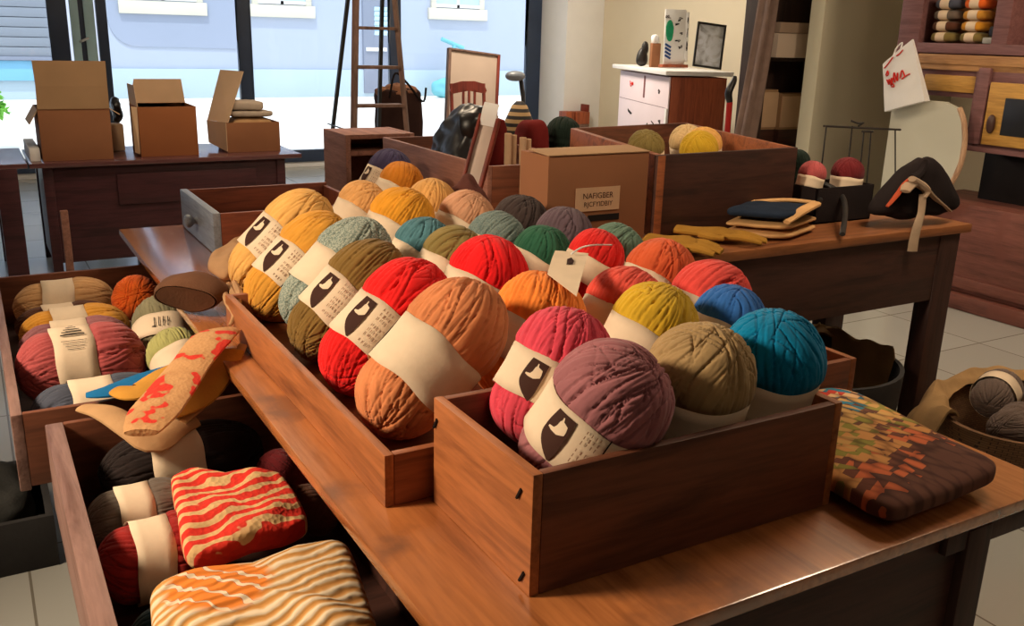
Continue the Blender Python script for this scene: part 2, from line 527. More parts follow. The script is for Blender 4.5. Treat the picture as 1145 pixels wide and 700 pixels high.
def drawer(x0, x1, y0, y1, z0, z1, tf, tside, face):
    o = MB().bx(x0, x0+tf, y0, y1, z0, z1, .004).build('drawer', face, tb)
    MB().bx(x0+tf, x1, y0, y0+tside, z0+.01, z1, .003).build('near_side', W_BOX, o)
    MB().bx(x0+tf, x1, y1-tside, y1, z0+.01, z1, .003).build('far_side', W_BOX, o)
    MB().bx(x1-tside, x1, y0+tside, y1-tside, z0+.01, z1-.02, .003).build('back_side', W_DK, o)
    MB().bx(x0+tf, x1-tside, y0+tside, y1-tside, z0+.01, z0+.022, .001).build('bottom', W_DK, o)
    return o
W_FACE = wood('drawer_face', srgb(150, 116, 106), srgb(96, 62, 52), 'y', rough=.5)
drawer(.005, .64, 2.355, 3.775, .50, .70, .025, .018, W_FACE)
drawer(.072, .64, 1.06, 2.268, .485, .70, .038, .018, W_FACE)

# ------------------------------------------------------------------ counter and back table
ct = thing('counter_table', 'dark wooden counter table with deep apron at the right behind the yarn', 'table', (2.6, 2.6, 0))
MB().bx(1.755, 3.545, 2.335, 2.96, .865, .90, .004).build('tabletop', W_TOPX, ct)
MB().bx(1.83, 3.40, 2.35, 2.375, .59, .865, .003).build('apron', W_DK, ct)
MB().bx(1.83, 3.40, 2.92, 2.945, .59, .865, .003).build('apron', W_DK, ct)
MB().bx(3.42, 3.44, 2.40, 2.92, .60, .865, .003).build('apron', W_DK, ct)
for x, y in ((3.43, 2.385), (3.43, 2.91), (1.83, 2.385), (1.83, 2.91)):
    MB().bx(x-.062, x+.062, y-.04, y+.04, 0, .865, .006).build('leg', W_DKZ, ct)
bt = thing('back_table', 'dark wooden table behind the counter carrying crates and a cardboard box', 'table', (2.4, 4.0, 0))
MB().bx(1.76, 3.24, 2.985, 4.45, .865, .90, .004).build('tabletop', W_TOPX, bt)
for y in (3.02, 4.40): MB().bx(1.84, 3.16, y, y+.025, .70, .865, .003).build('apron', W_DK, bt)
for x, y in ((1.82, 3.05), (3.17, 3.05), (1.82, 4.40), (3.17, 4.40)):
    MB().bx(x-.035, x+.035, y-.035, y+.035, 0, .865, .005).build('leg', W_DKZ, bt)

# ------------------------------------------------------------------ boxes that hold the yarn
def crate(name, label, cat, x0, x1, y0, y1, z0, z1, t, mats, group=None, rot=0):
    o = thing(name, label, cat, ((x0+x1)/2, (y0+y1)/2, z0), 0, group)
    MB().bx(x0, x0+t, y0, y1, z0, z1, .003).build('left_board', mats[0], o)
    MB().bx(x1-t, x1, y0, y1, z0, z1, .003).build('right_board', mats[0], o)
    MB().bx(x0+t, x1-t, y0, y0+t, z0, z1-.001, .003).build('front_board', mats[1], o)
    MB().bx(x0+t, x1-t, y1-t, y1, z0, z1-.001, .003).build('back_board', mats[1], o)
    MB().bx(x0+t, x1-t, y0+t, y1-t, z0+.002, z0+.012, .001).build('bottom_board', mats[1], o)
    return o
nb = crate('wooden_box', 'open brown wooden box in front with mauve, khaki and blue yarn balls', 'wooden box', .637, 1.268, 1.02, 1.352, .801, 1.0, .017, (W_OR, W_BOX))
for z, y in ((.965, 1.05), (.965, 1.335), (.835, 1.035)):
    MB().tube([(.6355, y, z), (.6345, y+.010, z-.018)], .0028, 6).build('notch', INK, nb)
ta = crate('wooden_tray', 'long low wooden drawer tray full of coloured yarn balls on table', 'wooden tray', .552, 1.728, 1.368, 2.50, .801, .90, .018, (W_OR, W_ORX))
# grey drawer at the far end
gd = thing('knobbed_box', 'loose drawer box with grey painted front and round knob at table far end', 'drawer box', (1.1, 3.67, .801))
GREYF = wood('painted_grey', srgb(138, 144, 154), srgb(112, 116, 124), 'y', rough=.45)
MB().bx(.722, .75, 3.385, 3.965, .801, .955, .004).build('front_board', GREYF, gd)
W_IN = wood('drawer_inside', srgb(128, 66, 42), srgb(86, 40, 27), 'x', rough=.55)
MB().bx(.75, 1.34, 3.385, 3.403, .801, .952, .003).build('near_side', W_IN, gd)
MB().bx(.75, 1.34, 3.947, 3.965, .801, .952, .003).build('far_side', W_IN, gd)
MB().bx(1.322, 1.34, 3.403, 3.947, .801, .94, .003).build('back_board', W_IN, gd)
MB().bx(.75, 1.322, 3.403, 3.947, .803, .813, .001).build('bottom_board', W_IN, gd)
kn = MB()
kn.lathe([(0, .0), (.014, .0), (.011, .012), (.02, .02), (.026, .032), (.024, .042), (.013, .048), (0, .049)], 24)
bmesh.ops.transform(kn.bm, matrix=Matrix.Translation((.722, 3.66, .88)) @ Matrix.Rotation(-PI/2, 4, 'Y'), verts=kn.bm.verts)
kn.build('knob', GREYF, gd)

# ------------------------------------------------------------------ yarn balls
HLU = .05          # half distance between the two lobes for r = .1
def yarn_mesh(seed, r=.1, hl=HLU, nth=224, nph=136, amp=.0075):
    rng = np.random.RandomState(seed)
    th = np.linspace(0, 2*PI, nth, endpoint=False)
    ph = np.linspace(-PI/2, PI/2, nph)
    T, Pp = np.meshgrid(th, ph)
    Nn = np.stack([np.cos(Pp)*np.cos(T), np.cos(Pp)*np.sin(T), np.sin(Pp)], -1)
    h = np.zeros(T.shape)
    # strips of fabric laid one over another, all passing near a pole that sits off the axis
    pole = np.array([rng.uniform(-.45, .45), rng.uniform(-.45, .45), 1.0]); pole /= np.linalg.norm(pole)
    for i in range(24):
        v = rng.normal(0, 1, 3); v -= pole*(v @ pole); v /= np.linalg.norm(v)
        n = v + pole*rng.normal(0, .16 if i > 8 else .5); n /= np.linalg.norm(n)
        t = np.cross(n, pole); t /= np.linalg.norm(t)
        lon = np.arctan2(Nn @ t, Nn @ np.cross(t, n))
        d = Nn @ n + .05*np.sin(2*lon + rng.uniform(0, 6)) + .018*np.sin(5*lon + rng.uniform(0, 6))
        w = rng.uniform(.13, .40) if i < 18 else rng.uniform(.07, .16)
        x = np.clip(np.abs(d)/w, 0, 1)
        prof = np.sqrt(1.0001 - x**2)
        ns = rng.randint(2, 6)
        str_ = np.zeros(T.shape)
        for j in range(ns):
            c = rng.uniform(-.85, .85)*w
            cw = .022*rng.uniform(.6, 1.3)
            run = .5+.5*np.sin(lon*rng.randint(1, 3) + rng.uniform(0, 6))
            str_ -= rng.uniform(.25, .8)*run*np.exp(-((d-c-.02*np.sin(3*lon+j))/cw)**2)
        inside = np.abs(d) < w
        ed = np.exp(-((np.abs(d)-w)/.022)**2)
        h = np.where(inside, .45*h + .30 + .30*prof + .55*str_, h - .75*ed)
        h = np.clip(h, -1.2, 1.0)
    h += .12*np.sin(T*3+rng.uniform(0, 6))*np.cos(Pp) + .10*np.sin(Pp*5+T)
    rr = r*1.0 + amp*(h-.6)
    up = Nn[..., 2] > 0
    wa = np.where(up, 1.06, 1.0) - .09*np.exp(-((Nn[..., 2]+.12)/.22)**2)
    X = Nn[..., 0]*rr*wa; Y = Nn[..., 1]*rr*wa
    Z = Nn[..., 2]*rr*np.where(up, 1.03, .95) + hl*np.tanh(Nn[..., 2]*3.2)
    Z = Z + r + hl
    # the paper band squeezes the middle
    zb, hw_ = r+hl-.014, .046
    q_ = np.clip((np.abs(Z-zb)-(hw_-.006))/.02, 0, 1); q_ = q_*q_*(3-2*q_)
    rad = np.sqrt(X**2+Y**2)+1e-9
    lim = np.minimum(rad, r*.992)*(1-q_) + rad*q_
    X *= lim/rad; Y *= lim/rad
    co_ = np.stack([X, Y, Z], -1).reshape(-1, 3)
    idx = np.arange(nth*nph).reshape(nph, nth)
    a = idx[:-1]; b = np.roll(idx, -1, 1)[:-1]; c = np.roll(idx, -1, 1)[1:]; d_ = idx[1:]
    F = np.stack([a, b, c, d_], -1).reshape(-1, 4)
    me = bpy.data.meshes.new('yarn_body')
    me.from_pydata(co_.tolist(), [], F.tolist())
    me.polygons.foreach_set('use_smooth', [True]*len(me.polygons))
    me.update()
    return me
YM = [yarn_mesh(100+s) for s in range(10)]
for m in YM: m.materials.append(None)

def band_mesh(seed, hw=.046, r=.1):
    rng = random.Random(seed)
    mb = MB(); n = 64
    f = [rng.uniform(0, 6) for _ in range(4)]
    rows = []
    for z, dr in ((-hw, .0008), (-hw*.5, .0), (0, -.001), (hw*.5, 0), (hw, .0012), (hw, .0002), (0, -.002), (-hw, 0)):
        row = []
        for k in range(n):
            a = 2*PI*k/n
            w = .0008*math.sin(3*a+f[0]) + .0006*math.sin(7*a+f[1])
            e = .003*math.sin(2*a+f[2]) + .002*math.sin(5*a+f[3])
            q = r*1.012 + dr + w
            row.append((q*math.cos(a), q*math.sin(a), r+HLU-.014 + z + e*(abs(z)/hw)))
        rows.append(row)
    mb.grid(rows, True, True)
    bmesh.ops.recalc_face_normals(mb.bm, faces=mb.bm.faces)
    me = bpy.data.meshes.new('paper_band'); mb.bm.to_mesh(me); mb.bm.free()
    me.polygons.foreach_set('use_smooth', [True]*len(me.polygons))
    me.materials.append(PAPER)
    return me
BM_ = [band_mesh(s) for s in range(3)]

def on_band(rows, rad=.1033):
    """rows: (z, u0, u1) spans in metres along/around the band -> thin curved patch"""
    mb = MB(); P = []
    for z, u0, u1 in rows:
        P.append([((rad)*math.cos((u0+(u1-u0)*t/8)/.1), rad*math.sin((u0+(u1-u0)*t/8)/.1), .1+HLU-.014+z) for t in range(9)])
    mb.grid(P)
    return mb
def to_me(mb, name, mat):
    me = bpy.data.meshes.new(name); mb.bm.to_mesh(me); mb.bm.free(); me.materials.append(mat); return me
rows = []
for k in range(17):
    t = k/16; z = .036 - .080*t
    left = -.020 - .006*math.sin(t*PI) + (.030*(max(0, t-.55)/.45)**2)
    right = .017 - (.004*(max(0, t-.7)/.3)**2)
    rows.append((z, left, max(right, left+.002)))
LOGO = to_me(on_band(rows), 'logo_print', PRINT)
LOGO2 = to_me(on_band([(.030, -.004, -.002), (.024, -.004, .000), (.021, -.006, .010), (.012, -.007, .012), (.006, -.010, .012), (.004, -.019, .009), (.001, -.0195, .004), (-.001, -.012, .000)], .1038), 'logo_figure', PAPER)
tx = MB()
for k, u in enumerate((.0, .009, .017, .024)):
    for j in range(7):
        z = .038 - j*.0115 + .002*((j*7+k*3) % 3)
        P = [[(.1034*math.cos(uu/.1), .1034*math.sin(uu/.1), .136+zz) for zz in (z, z-.005-.001*((j+k) % 3))] for uu in (u, u+.0016+.0012*((j*k) % 2))]
        tx.grid(P)
LTXT = to_me(tx, 'logo_text', plain('ink_faint', srgb(150, 118, 96), .8, .1, 20, 0, .2))
LLINE = to_me(on_band([(.045, -.0012, .0012), (-.046, -.0012, .0012)]), 'label_seam', INK)

NUDGE = {
    'pale yellow yarn ball at far left end beside the grey drawer': (0.009, 0.0011, 0.0183, 0.988),
    'gold yarn ball leaning behind the speckled sage one, left row': (0.015, 0.0016, 0.016, 0.955),
    'speckled sage green yarn ball in the left row': (0.0026, -0.0059, 0.0012, 0.992),
    'olive brown yarn ball behind the bright red ball, left row': (0.0052, -0.0043, 0.0204, 0.992),
    'bright red yarn ball behind the light orange ball, left row': (0.005, -0.0002, 0.0154, 0.996),
    'light orange yarn ball nearest in the left row': (0.0046, 0, 0.0136, 1),
    'bright amber orange yarn ball with cream tag card lying over it': (-0.003, 0.002, -0.0015, 0.98),
    'scarlet yarn ball behind the amber ball in the second row': (-0, -0.0012, -0, 0.996),
    'drab olive yarn ball half hidden behind the scarlet ball': (0.0002, -0.0024, 0.0001, 0.984),
    'dusty teal blue yarn ball behind the drab olive ball': (0.0005, -0.0193, 0.0105, 0.955),
    'deep golden yarn ball behind the teal ball': (-0.0036, -0, 0.0001, 1),
    'straw coloured yarn ball behind the tan one': (-0.0117, -0.0029, 0.0037, 1),
    'tan beige yarn ball with heavy folds behind the grey green one': (0.0036, 0, -0.0001, 1),
    'grey green speckled yarn ball between teal and dark green': (-0.0002, -0.0116, 0.005, 1),
    'plum grey yarn ball against the labelled cardboard box': (-0.0016, -0.0068, 0.0016, 1),
    'narrow crimson yarn ball tied with a white string and tag': (-0.0038, -0.0028, 0.0007, 1),
    'sage green yarn ball right of the crimson tagged ball': (0.0038, 0.0028, -0.0007, 1),
    'coral yarn ball right of the amber ball': (0.0024, 0.0001, -0, 1),
    'coral red yarn ball at the right edge behind the mid blue ball': (0.0034, 0.0063, -0.0004, 1),
    'mustard yellow yarn ball behind the khaki ball': (-0.006, 0.0002, 0.0003, 1),
    'mid blue yarn ball behind the large teal blue ball': (0.0026, -0.0065, 0.0001, 1),
    'orange yarn ball with white band in the right corner of first drawer': (0.0143, -0.0001, 0.0043, 0.98),
    'grey yarn ball with lettered cream band in the first drawer': (0.014, -0.0001, 0.0014, 0.996),
    'pale lime yarn ball beside the rose skein in first drawer': (0.011, -0.0047, -0.0001, 0.988),
    'dark brown yarn ball under the tabletop edge in near drawer': (-0.0131, 0.0003, -0.0094, 0.992),
    'dark plum yarn ball by the table edge behind the brown one': (-0.0105, 0, -0.004, 0.996),
    'rose red yarn ball at the left in the black basket': (-0.0128, 0.0176, 0.0032, 0.955),
    'maroon yarn ball at the right in the black basket': (0.0196, -0.009, -0.0014, 0.98),
    'cream yellow yarn ball at the right in the large crate': (-0.0118, 0.0041, -0.0014, 1),
    'beige yarn skein at the back of the first drawer': (-0, 0.0011, 0.0055, 1),
    'dark brown yarn skein behind the mustard one in the first drawer': (-0.0145, 0.005, 0.0057, 0.98),
    'mustard yarn skein in the first drawer behind the dusty mauve': (0.0003, 0.0012, 0.0004, 1),
    'dusty mauve yarn skein between mustard and rose skeins': (-0.0092, -0.0037, 0.0026, 0.992),
    'large rose yarn skein with printed band in the first drawer': (-0.0144, 0.0018, 0.009, 0.988),
    'navy grey yarn skein at the near side of first drawer': (-0.0002, 0.0001, 0.0072, 1),
    'black yarn skein with grey brown band at the back of near drawer': (-0.0001, 0.0014, -0.0107, 0.996),
    'tan yarn skein half under the red and cream knit': (-0.0149, 0.0114, -0.0115, 0.955),
    'dark red yarn skein in front of the tan skein in near drawer': (-0.0112, 0.0071, -0.0175, 0.955),
    'dark teal yarn skein under the tan cable knit': (0, 0.0198, -0.0097, 0.955),
    'grey yarn skein with white band on top of the wicker basket': (0.0004, 0.0173, 0.0035, 0.984),
    'grey yarn skein at the right of the wicker basket': (0.0079, -0.0073, -0.0013, 0.992),
    'grey yarn skein low at the front of the wicker basket': (-0.0083, -0.01, -0.0022, 0.984),
}
def nudged(label, c, k):
    n = NUDGE.get(label)
    if n is None: return Vector(c), k
    return Vector(c) + Vector(n[:3]), k*n[3]

def yarn_ball(label, mat, top, r, tilt=33, az=0, spin=0, variant=0, logo=None, band=True, group='fabric yarn balls heaped on the display table', name='yarn_ball', L=1.0):
    ax = Vector((math.sin(R(tilt))*math.cos(R(az)), math.sin(R(tilt))*math.sin(R(az)), math.cos(R(tilt))))
    k = r/.1
    base = Vector(top) - ax*((2*HLU+.1)*k*L)
    base, k = nudged(label, base, k)
    root = thing(name, label, 'yarn ball', base, 0, group)
    root.rotation_mode = 'QUATERNION'
    root.rotation_quaternion = Vector((0, 0, 1)).rotation_difference(ax)
    root.scale = (k, k, k*L)
    b = bpy.data.objects.new('yarn_body', YM[variant % len(YM)]); col.objects.link(b)
    b.parent = root; b.rotation_euler = (0, 0, R(spin))
    b.material_slots[0].link = 'OBJECT'; b.material_slots[0].material = mat
    if band:
        p = bpy.data.objects.new('paper_band', BM_[variant % 3]); col.objects.link(p)
        p.parent = root
        if logo is not None:
            for nm, me, da in (('logo_print', LOGO, 0), ('logo_figure', LOGO2, 0), ('label_text', LTXT, 22), ('label_seam', LLINE, 44)):
                q = bpy.data.objects.new(nm, me); col.objects.link(q)
                q.parent = p; q.rotation_euler = (0, 0, R(logo+da))
    return root

YC = {k: yarn('yarn_'+k, srgb(*v)) for k, v in dict(
    pale=(226, 172, 96), gold=(216, 152, 58), olive=(128, 98, 48), red=(236, 34, 34), orange=(212, 132, 84),
    amber=(244, 138, 58), scarlet=(232, 30, 34), drab=(134, 116, 66), teal=(78, 122, 132), honey=(222, 152, 44), peach=(226, 168, 104),
    pumpkin=(214, 132, 40), navy=(74, 66, 98), straw=(214, 160, 92), tan=(202, 150, 116), charcoal=(64, 52, 50), plum=(98, 80, 88),
    green=(42, 92, 68), crimson=(214, 40, 36), sage=(98, 124, 106), terra=(208, 92, 52), coral=(220, 82, 68), coralred=(222, 76, 68),
    yellow=(206, 166, 44), blue=(48, 104, 178), pink=(218, 72, 90), teal2=(0, 120, 164), khaki=(166, 138, 96), mauve=(156, 100, 104),
    rust=(230, 104, 36), olivegrey=(130, 124, 96), lime=(170, 166, 104), rose=(178, 84, 84), darkred=(150, 34, 30), beige=(206, 160, 110),
    brown=(92, 56, 40), steel=(76, 80, 94), maroon=(110, 32, 36), bottle=(30, 44, 36), grey=(110, 98, 88), cream=(222, 190, 138)).items()}
YC['sagemel'] = yarn('yarn_sagemel', srgb(118, 132, 124), srgb(168, 174, 160))
YC['greysage'] = yarn('yarn_greysage', srgb(100, 118, 116), srgb(126, 138, 130))

BALLS = [
 ('pale', .850, 2.774, 1.005, .105, 'pale yellow yarn ball at far left end beside the grey drawer', 0, 'pale', 200),
 ('gold', .814, 2.502, 1.003, .102, 'gold yarn ball leaning behind the speckled sage one, left row', 1, 'gold', 205),
 ('sagemel', .858, 2.307, 1.028, .097, 'speckled sage green yarn ball in the left row', 2, 'sagemel', None),
 ('olive', .814, 2.107, .996, .095, 'olive brown yarn ball behind the bright red ball, left row', 3, 'olive', 205),
 ('red', .814, 1.865, 1.002, .096, 'bright red yarn ball behind the light orange ball, left row', 4, 'red', 205),
 ('orange', .813, 1.611, 1.012, .100, 'light orange yarn ball nearest in the left row', 5, 'orange', None),
 ('amber', 1.048, 1.670, 1.003, .103, 'bright amber orange yarn ball with cream tag card lying over it', 6, 'amber', None),
 ('red2', 1.110, 2.035, 1.002, .102, 'scarlet yarn ball behind the amber ball in the second row', 7, 'scarlet', None),
 ('olive2', 1.116, 2.238, 1.004, .091, 'drab olive yarn ball half hidden behind the scarlet ball', 8, 'drab', None),
 ('teal', 1.111, 2.439, .993, .091, 'dusty teal blue yarn ball behind the drab olive ball', 9, 'teal', None),
 ('gold2', 1.195, 2.777, 1.005, .105, 'deep golden yarn ball behind the teal ball', 1, 'honey', None),
 ('peach', 1.198, 3.148, .992, .087, 'pale peach yarn ball next to the grey drawer opening', 2, 'peach', None),
 ('ambersm', 1.512, 3.526, .995, .090, 'dark amber yarn ball in front of the navy purple ball', 4, 'pumpkin', None),
 ('navy', 1.576, 3.80, 1.005, .097, 'navy purple yarn ball with printed paper band at the far end', 5, 'navy', 190),
 ('ring', 1.411, 2.997, 1.004, .090, 'straw coloured yarn ball behind the tan one', 6, 'straw', None),
 ('tan', 1.425, 2.780, .993, .094, 'tan beige yarn ball with heavy folds behind the grey green one', 7, 'tan', None),
 ('greysage', 1.337, 2.416, .997, .086, 'grey green speckled yarn ball between teal and dark green', 8, 'greysage', None),
 ('darkgrey', 1.534, 2.594, 1.004, .090, 'charcoal brown yarn ball left of the plum grey ball', 9, 'charcoal', None),
 ('plum', 1.573, 2.399, .995, .090, 'plum grey yarn ball against the labelled cardboard box', 0, 'plum', None),
 ('green', 1.399, 2.238, .985, .085, 'dark green yarn ball behind the cream tag card', 3, 'green', None),
 ('redtag', 1.473, 2.074, 1.009, .077, 'narrow crimson yarn ball tied with a white string and tag', 1, 'crimson', None),
 ('sage2', 1.608, 2.173, .988, .085, 'sage green yarn ball right of the crimson tagged ball', 5, 'sage', None),
 ('terra', 1.556, 1.892, .994, .093, 'terracotta yarn ball behind the coral balls at right', 2, 'terra', None),
 ('coral', 1.278, 1.677, .994, .093, 'coral yarn ball right of the amber ball', 8, 'coral', None),
 ('coralred', 1.507, 1.634, .993, .096, 'coral red yarn ball at the right edge behind the mid blue ball', 6, 'coralred', None),
 ('yellow', 1.222, 1.487, 1.010, .092, 'mustard yellow yarn ball behind the khaki ball', 9, 'yellow', None),
 ('blue', 1.418, 1.482, .996, .081, 'mid blue yarn ball behind the large teal blue ball', 4, 'blue', None),
]
for i, (k, x, y, z, r, lab, var, c, lg) in enumerate(BALLS):
    if i < 6:
        yarn_ball(lab, YC[c], (x-.02, y, z-.016), r, 46, 0, (i*53) % 360, var, lg, L=1.24)
    else:
        yarn_ball(lab, YC[c], (x, y, z), r, 33, 0, (i*53) % 360, var, lg)
# the four balls standing in the front box
yarn_ball('mauve yarn ball at the front left of the front wooden box', YC['mauve'], (.838, 1.12, 1.04), .097, 30, -35, 40, 3, 200)
yarn_ball('khaki beige yarn ball in the middle of the front wooden box', YC['khaki'], (1.043, 1.14, 1.042), .092, 12, -90, 140, 7, None)
yarn_ball('large teal blue yarn ball at the right of the front wooden box', YC['teal2'], (1.222, 1.15, 1.042), .090, 10, -90, 250, 0, None)
yarn_ball('pink yarn ball at the back left of the front wooden box', YC['pink'], (.86, 1.295, 1.056), .086, 33, 0, 200, 8, 215)


# ------------------------------------------------------------------ textiles helpers
def fold(corners, z0, z1, e1=.45, e2=.22, wav=.0, seed=0, sag=0, zoff=None, nu=64, nv=24):
    """rounded folded textile over a quad (4 world xy corners A,B,C,D counter-clockwise)"""
    A, B, C, D = [Vector((c[0], c[1])) for c in corners]
    zo = zoff or (0, 0, 0, 0)
    def f(p):
        u, v = (p.x+1)/2, (p.y+1)/2
        q = A*(1-u)*(1-v) + B*u*(1-v) + C*u*v + D*(1-u)*v
        dz = zo[0]*(1-u)*(1-v) + zo[1]*u*(1-v) + zo[2]*u*v + zo[3]*(1-u)*v
        t = (p.z+1)/2
        n = mnoise.noise(Vector((u*4+seed*3.7, v*4, seed)))
        return (q.x, q.y, z0 + (z1-z0)*t + wav*n*(.3+.7*t) + dz - sag*(u*(1-u)*4)*0)
    return MB().blob((0, 0, 0), (1, 1, 1), e1, e2, deform=f, nu=nu, nv=nv)

def ribbon(path, widths, flat=.25, n=14):
    return MB().tube(path, widths, n, True, flat)

def resample(pts, n=24):
    pts = [Vector(p) for p in pts]
    out = []
    m = len(pts)-1
    for i in range(n):
        t = i/(n-1)*m; k = min(int(t), m-1); f = t-k
        p0, p1, p2, p3 = pts[max(k-1, 0)], pts[k], pts[k+1], pts[min(k+2, m)]
        out.append(.5*((2*p1) + (p2-p0)*f + (2*p0-5*p1+4*p2-p3)*f*f + (3*p1-p0-3*p2+p3)*f**3))
    return out
def lerp_list(v, n=24):
    m = len(v)-1; o = []
    for i in range(n):
        t = i/(n-1)*m; k = min(int(t), m-1); f = t-k
        o.append(v[k]*(1-f)+v[k+1]*f)
    return o

def knit_red():
    m, nt, b = newmat('knit_red_cream')
    w = N(nt, 'ShaderNodeTexWave', Scale=9.0, Distortion=6.0, Detail=2.0)
    w.inputs['Detail Scale'].default_value = 1.6
    nt.links.new(coord(nt, (1, 1, 1), rot=(0, 0, R(75))), w.inputs['Vector'])
    nt.links.new(ramp(nt, w.outputs['Fac'], [(.0, srgb(222, 44, 26)), (.56, srgb(214, 50, 30)), (.64, srgb(226, 180, 128)), (1, srgb(214, 176, 120))]), b.inputs['Base Color'])
    b.inputs['Roughness'].default_value = .95
    v = N(nt, 'ShaderNodeTexVoronoi', Scale=90.0)
    nt.links.new(coord(nt), v.inputs['Vector'])
    bump(nt, b, v.outputs['Distance'], .4, .005)
    return m
def knit_tan(center):
    m, nt, b = newmat('knit_tan_cable')
    w = N(nt, 'ShaderNodeTexWave', Scale=13.0, Distortion=4.0, Detail=2.0)
    w.inputs['Detail Scale'].default_value = 1.2
    nt.links.new(coord(nt, (1, 1, 1), rot=(0, 0, R(78))), w.inputs['Vector'])
    base = ramp(nt, w.outputs['Fac'], [(.1, srgb(196, 138, 70)), (.45, srgb(214, 170, 112)), (.75, srgb(226, 206, 176))])
    tc = N(nt, 'ShaderNodeTexCoord')
    mp = N(nt, 'ShaderNodeMapping')
    mp.inputs['Location'].default_value = (-center[0]*9, -center[1]*9, 0); mp.inputs['Scale'].default_value = (9, 9, 0)
    nt.links.new(tc.outputs['Object'], mp.inputs['Vector'])
    g = N(nt, 'ShaderNodeTexGradient', gradient_type='SPHERICAL')
    nt.links.new(mp.outputs['Vector'], g.inputs['Vector'])
    w2 = N(nt, 'ShaderNodeTexMagic', Scale=24.0, Distortion=1.6)
    nt.links.new(coord(nt), w2.inputs['Vector'])
    dia = ramp(nt, w2.outputs['Fac'], [(.3, srgb(226, 128, 40)), (.6, srgb(222, 150, 70)), (.7, srgb(190, 50, 30)), (.8, srgb(226, 206, 176))], 'CONSTANT')
    mx = N(nt, 'ShaderNodeMix', data_type='RGBA')
    nt.links.new(ramp(nt, g.outputs['Fac'], [(.12, (0, 0, 0, 1)), (.3, (1, 1, 1, 1))]), mx.inputs[0])
    nt.links.new(base, mx.inputs[6]); nt.links.new(dia, mx.inputs[7])
    nt.links.new(mx.outputs[2], b.inputs['Base Color'])
    b.inputs['Roughness'].default_value = .95
    bump(nt, b, w.outputs['Fac'], .45, .010)
    return m
def jacquard():
    m, nt, b = newmat('knit_jacquard')
    tc = N(nt, 'ShaderNodeTexCoord')
    mp = N(nt, 'ShaderNodeMapping', vector_type='TEXTURE')
    mp.inputs['Location'].default_value = (1.22, 1.39, 0); mp.inputs['Rotation'].default_value = (0, 0, R(-72))
    nt.links.new(tc.outputs['Object'], mp.inputs['Vector'])
    v = N(nt, 'ShaderNodeTexVoronoi', Scale=1.0, feature='F1')
    mp2 = N(nt, 'ShaderNodeMapping'); mp2.inputs['Scale'].default_value = (22, 52, 4)
    nt.links.new(mp.outputs['Vector'], mp2.inputs['Vector']); nt.links.new(mp2.outputs['Vector'], v.inputs['Vector'])
    sx = N(nt, 'ShaderNodeSeparateXYZ'); nt.links.new(mp.outputs['Vector'], sx.inputs[0])
    sc = N(nt, 'ShaderNodeSeparateColor'); nt.links.new(v.outputs['Color'], sc.inputs[0])
    a = N(nt, 'ShaderNodeMath', operation='MULTIPLY_ADD'); a.inputs[1].default_value = .16; nt.links.new(sc.outputs[0], a.inputs[0]); 
    s2 = N(nt, 'ShaderNodeMath', operation='MULTIPLY'); s2.inputs[1].default_value = 1.6; nt.links.new(sx.outputs[0], s2.inputs[0])
    nt.links.new(s2.outputs[0], a.inputs[2])
    cc = ramp(nt, a.outputs[0], [(0, srgb(190, 120, 86)), (.16, srgb(50, 128, 150)), (.23, srgb(214, 170, 120)), (.30, srgb(196, 56, 36)), (.35, srgb(216, 172, 122)), (.40, srgb(48, 122, 146)), (.47, srgb(112, 66, 46)),
                                 (.51, srgb(206, 160, 92)), (.58, srgb(150, 140, 60)), (.64, srgb(212, 150, 84)), (.70, srgb(116, 66, 48)), (.74, srgb(216, 112, 66)), (.80, srgb(104, 64, 50))], 'CONSTANT')
    ed = ramp(nt, v.outputs['Distance'], [(.45, (1, 1, 1, 1)), (.75, (.35, .28, .25, 1))])
    mx = N(nt, 'ShaderNodeMix', data_type='RGBA', blend_type='MULTIPLY'); mx.inputs[0].default_value = .8
    nt.links.new(cc, mx.inputs[6]); nt.links.new(ed, mx.inputs[7])
    nt.links.new(mx.outputs[2], b.inputs['Base Color'])
    b.inputs['Roughness'].default_value = .95
    bump(nt, b, v.outputs['Distance'], -.5, .006)
    return m

C_TAN = cloth('cloth_tan', srgb(176, 136, 98))
C_BRN = cloth('cloth_brown', srgb(104, 70, 50))
C_MUST = cloth('cloth_mustard', srgb(196, 140, 58))
C_BLUE = cloth('cloth_blue', srgb(26, 104, 156))
C_BEIGE = cloth('cloth_beige', srgb(186, 146, 104))
C_CREAMTAN = cloth('cloth_cream_tan', srgb(206, 160, 108))
C_NAVY = cloth('cloth_navy', srgb(34, 44, 60))
C_MAUVEB = cloth('cloth_mauve_brown', srgb(92, 56, 50))
C_OCHRE = cloth('cloth_ochre', srgb(160, 116, 46))
C_DRED = cloth('cloth_dark_red', srgb(112, 34, 32))
C_DARKB = cloth('cloth_dark_brown', srgb(58, 38, 34))
C_SACK = cloth('cloth_sack_beige', srgb(168, 134, 92), .2)

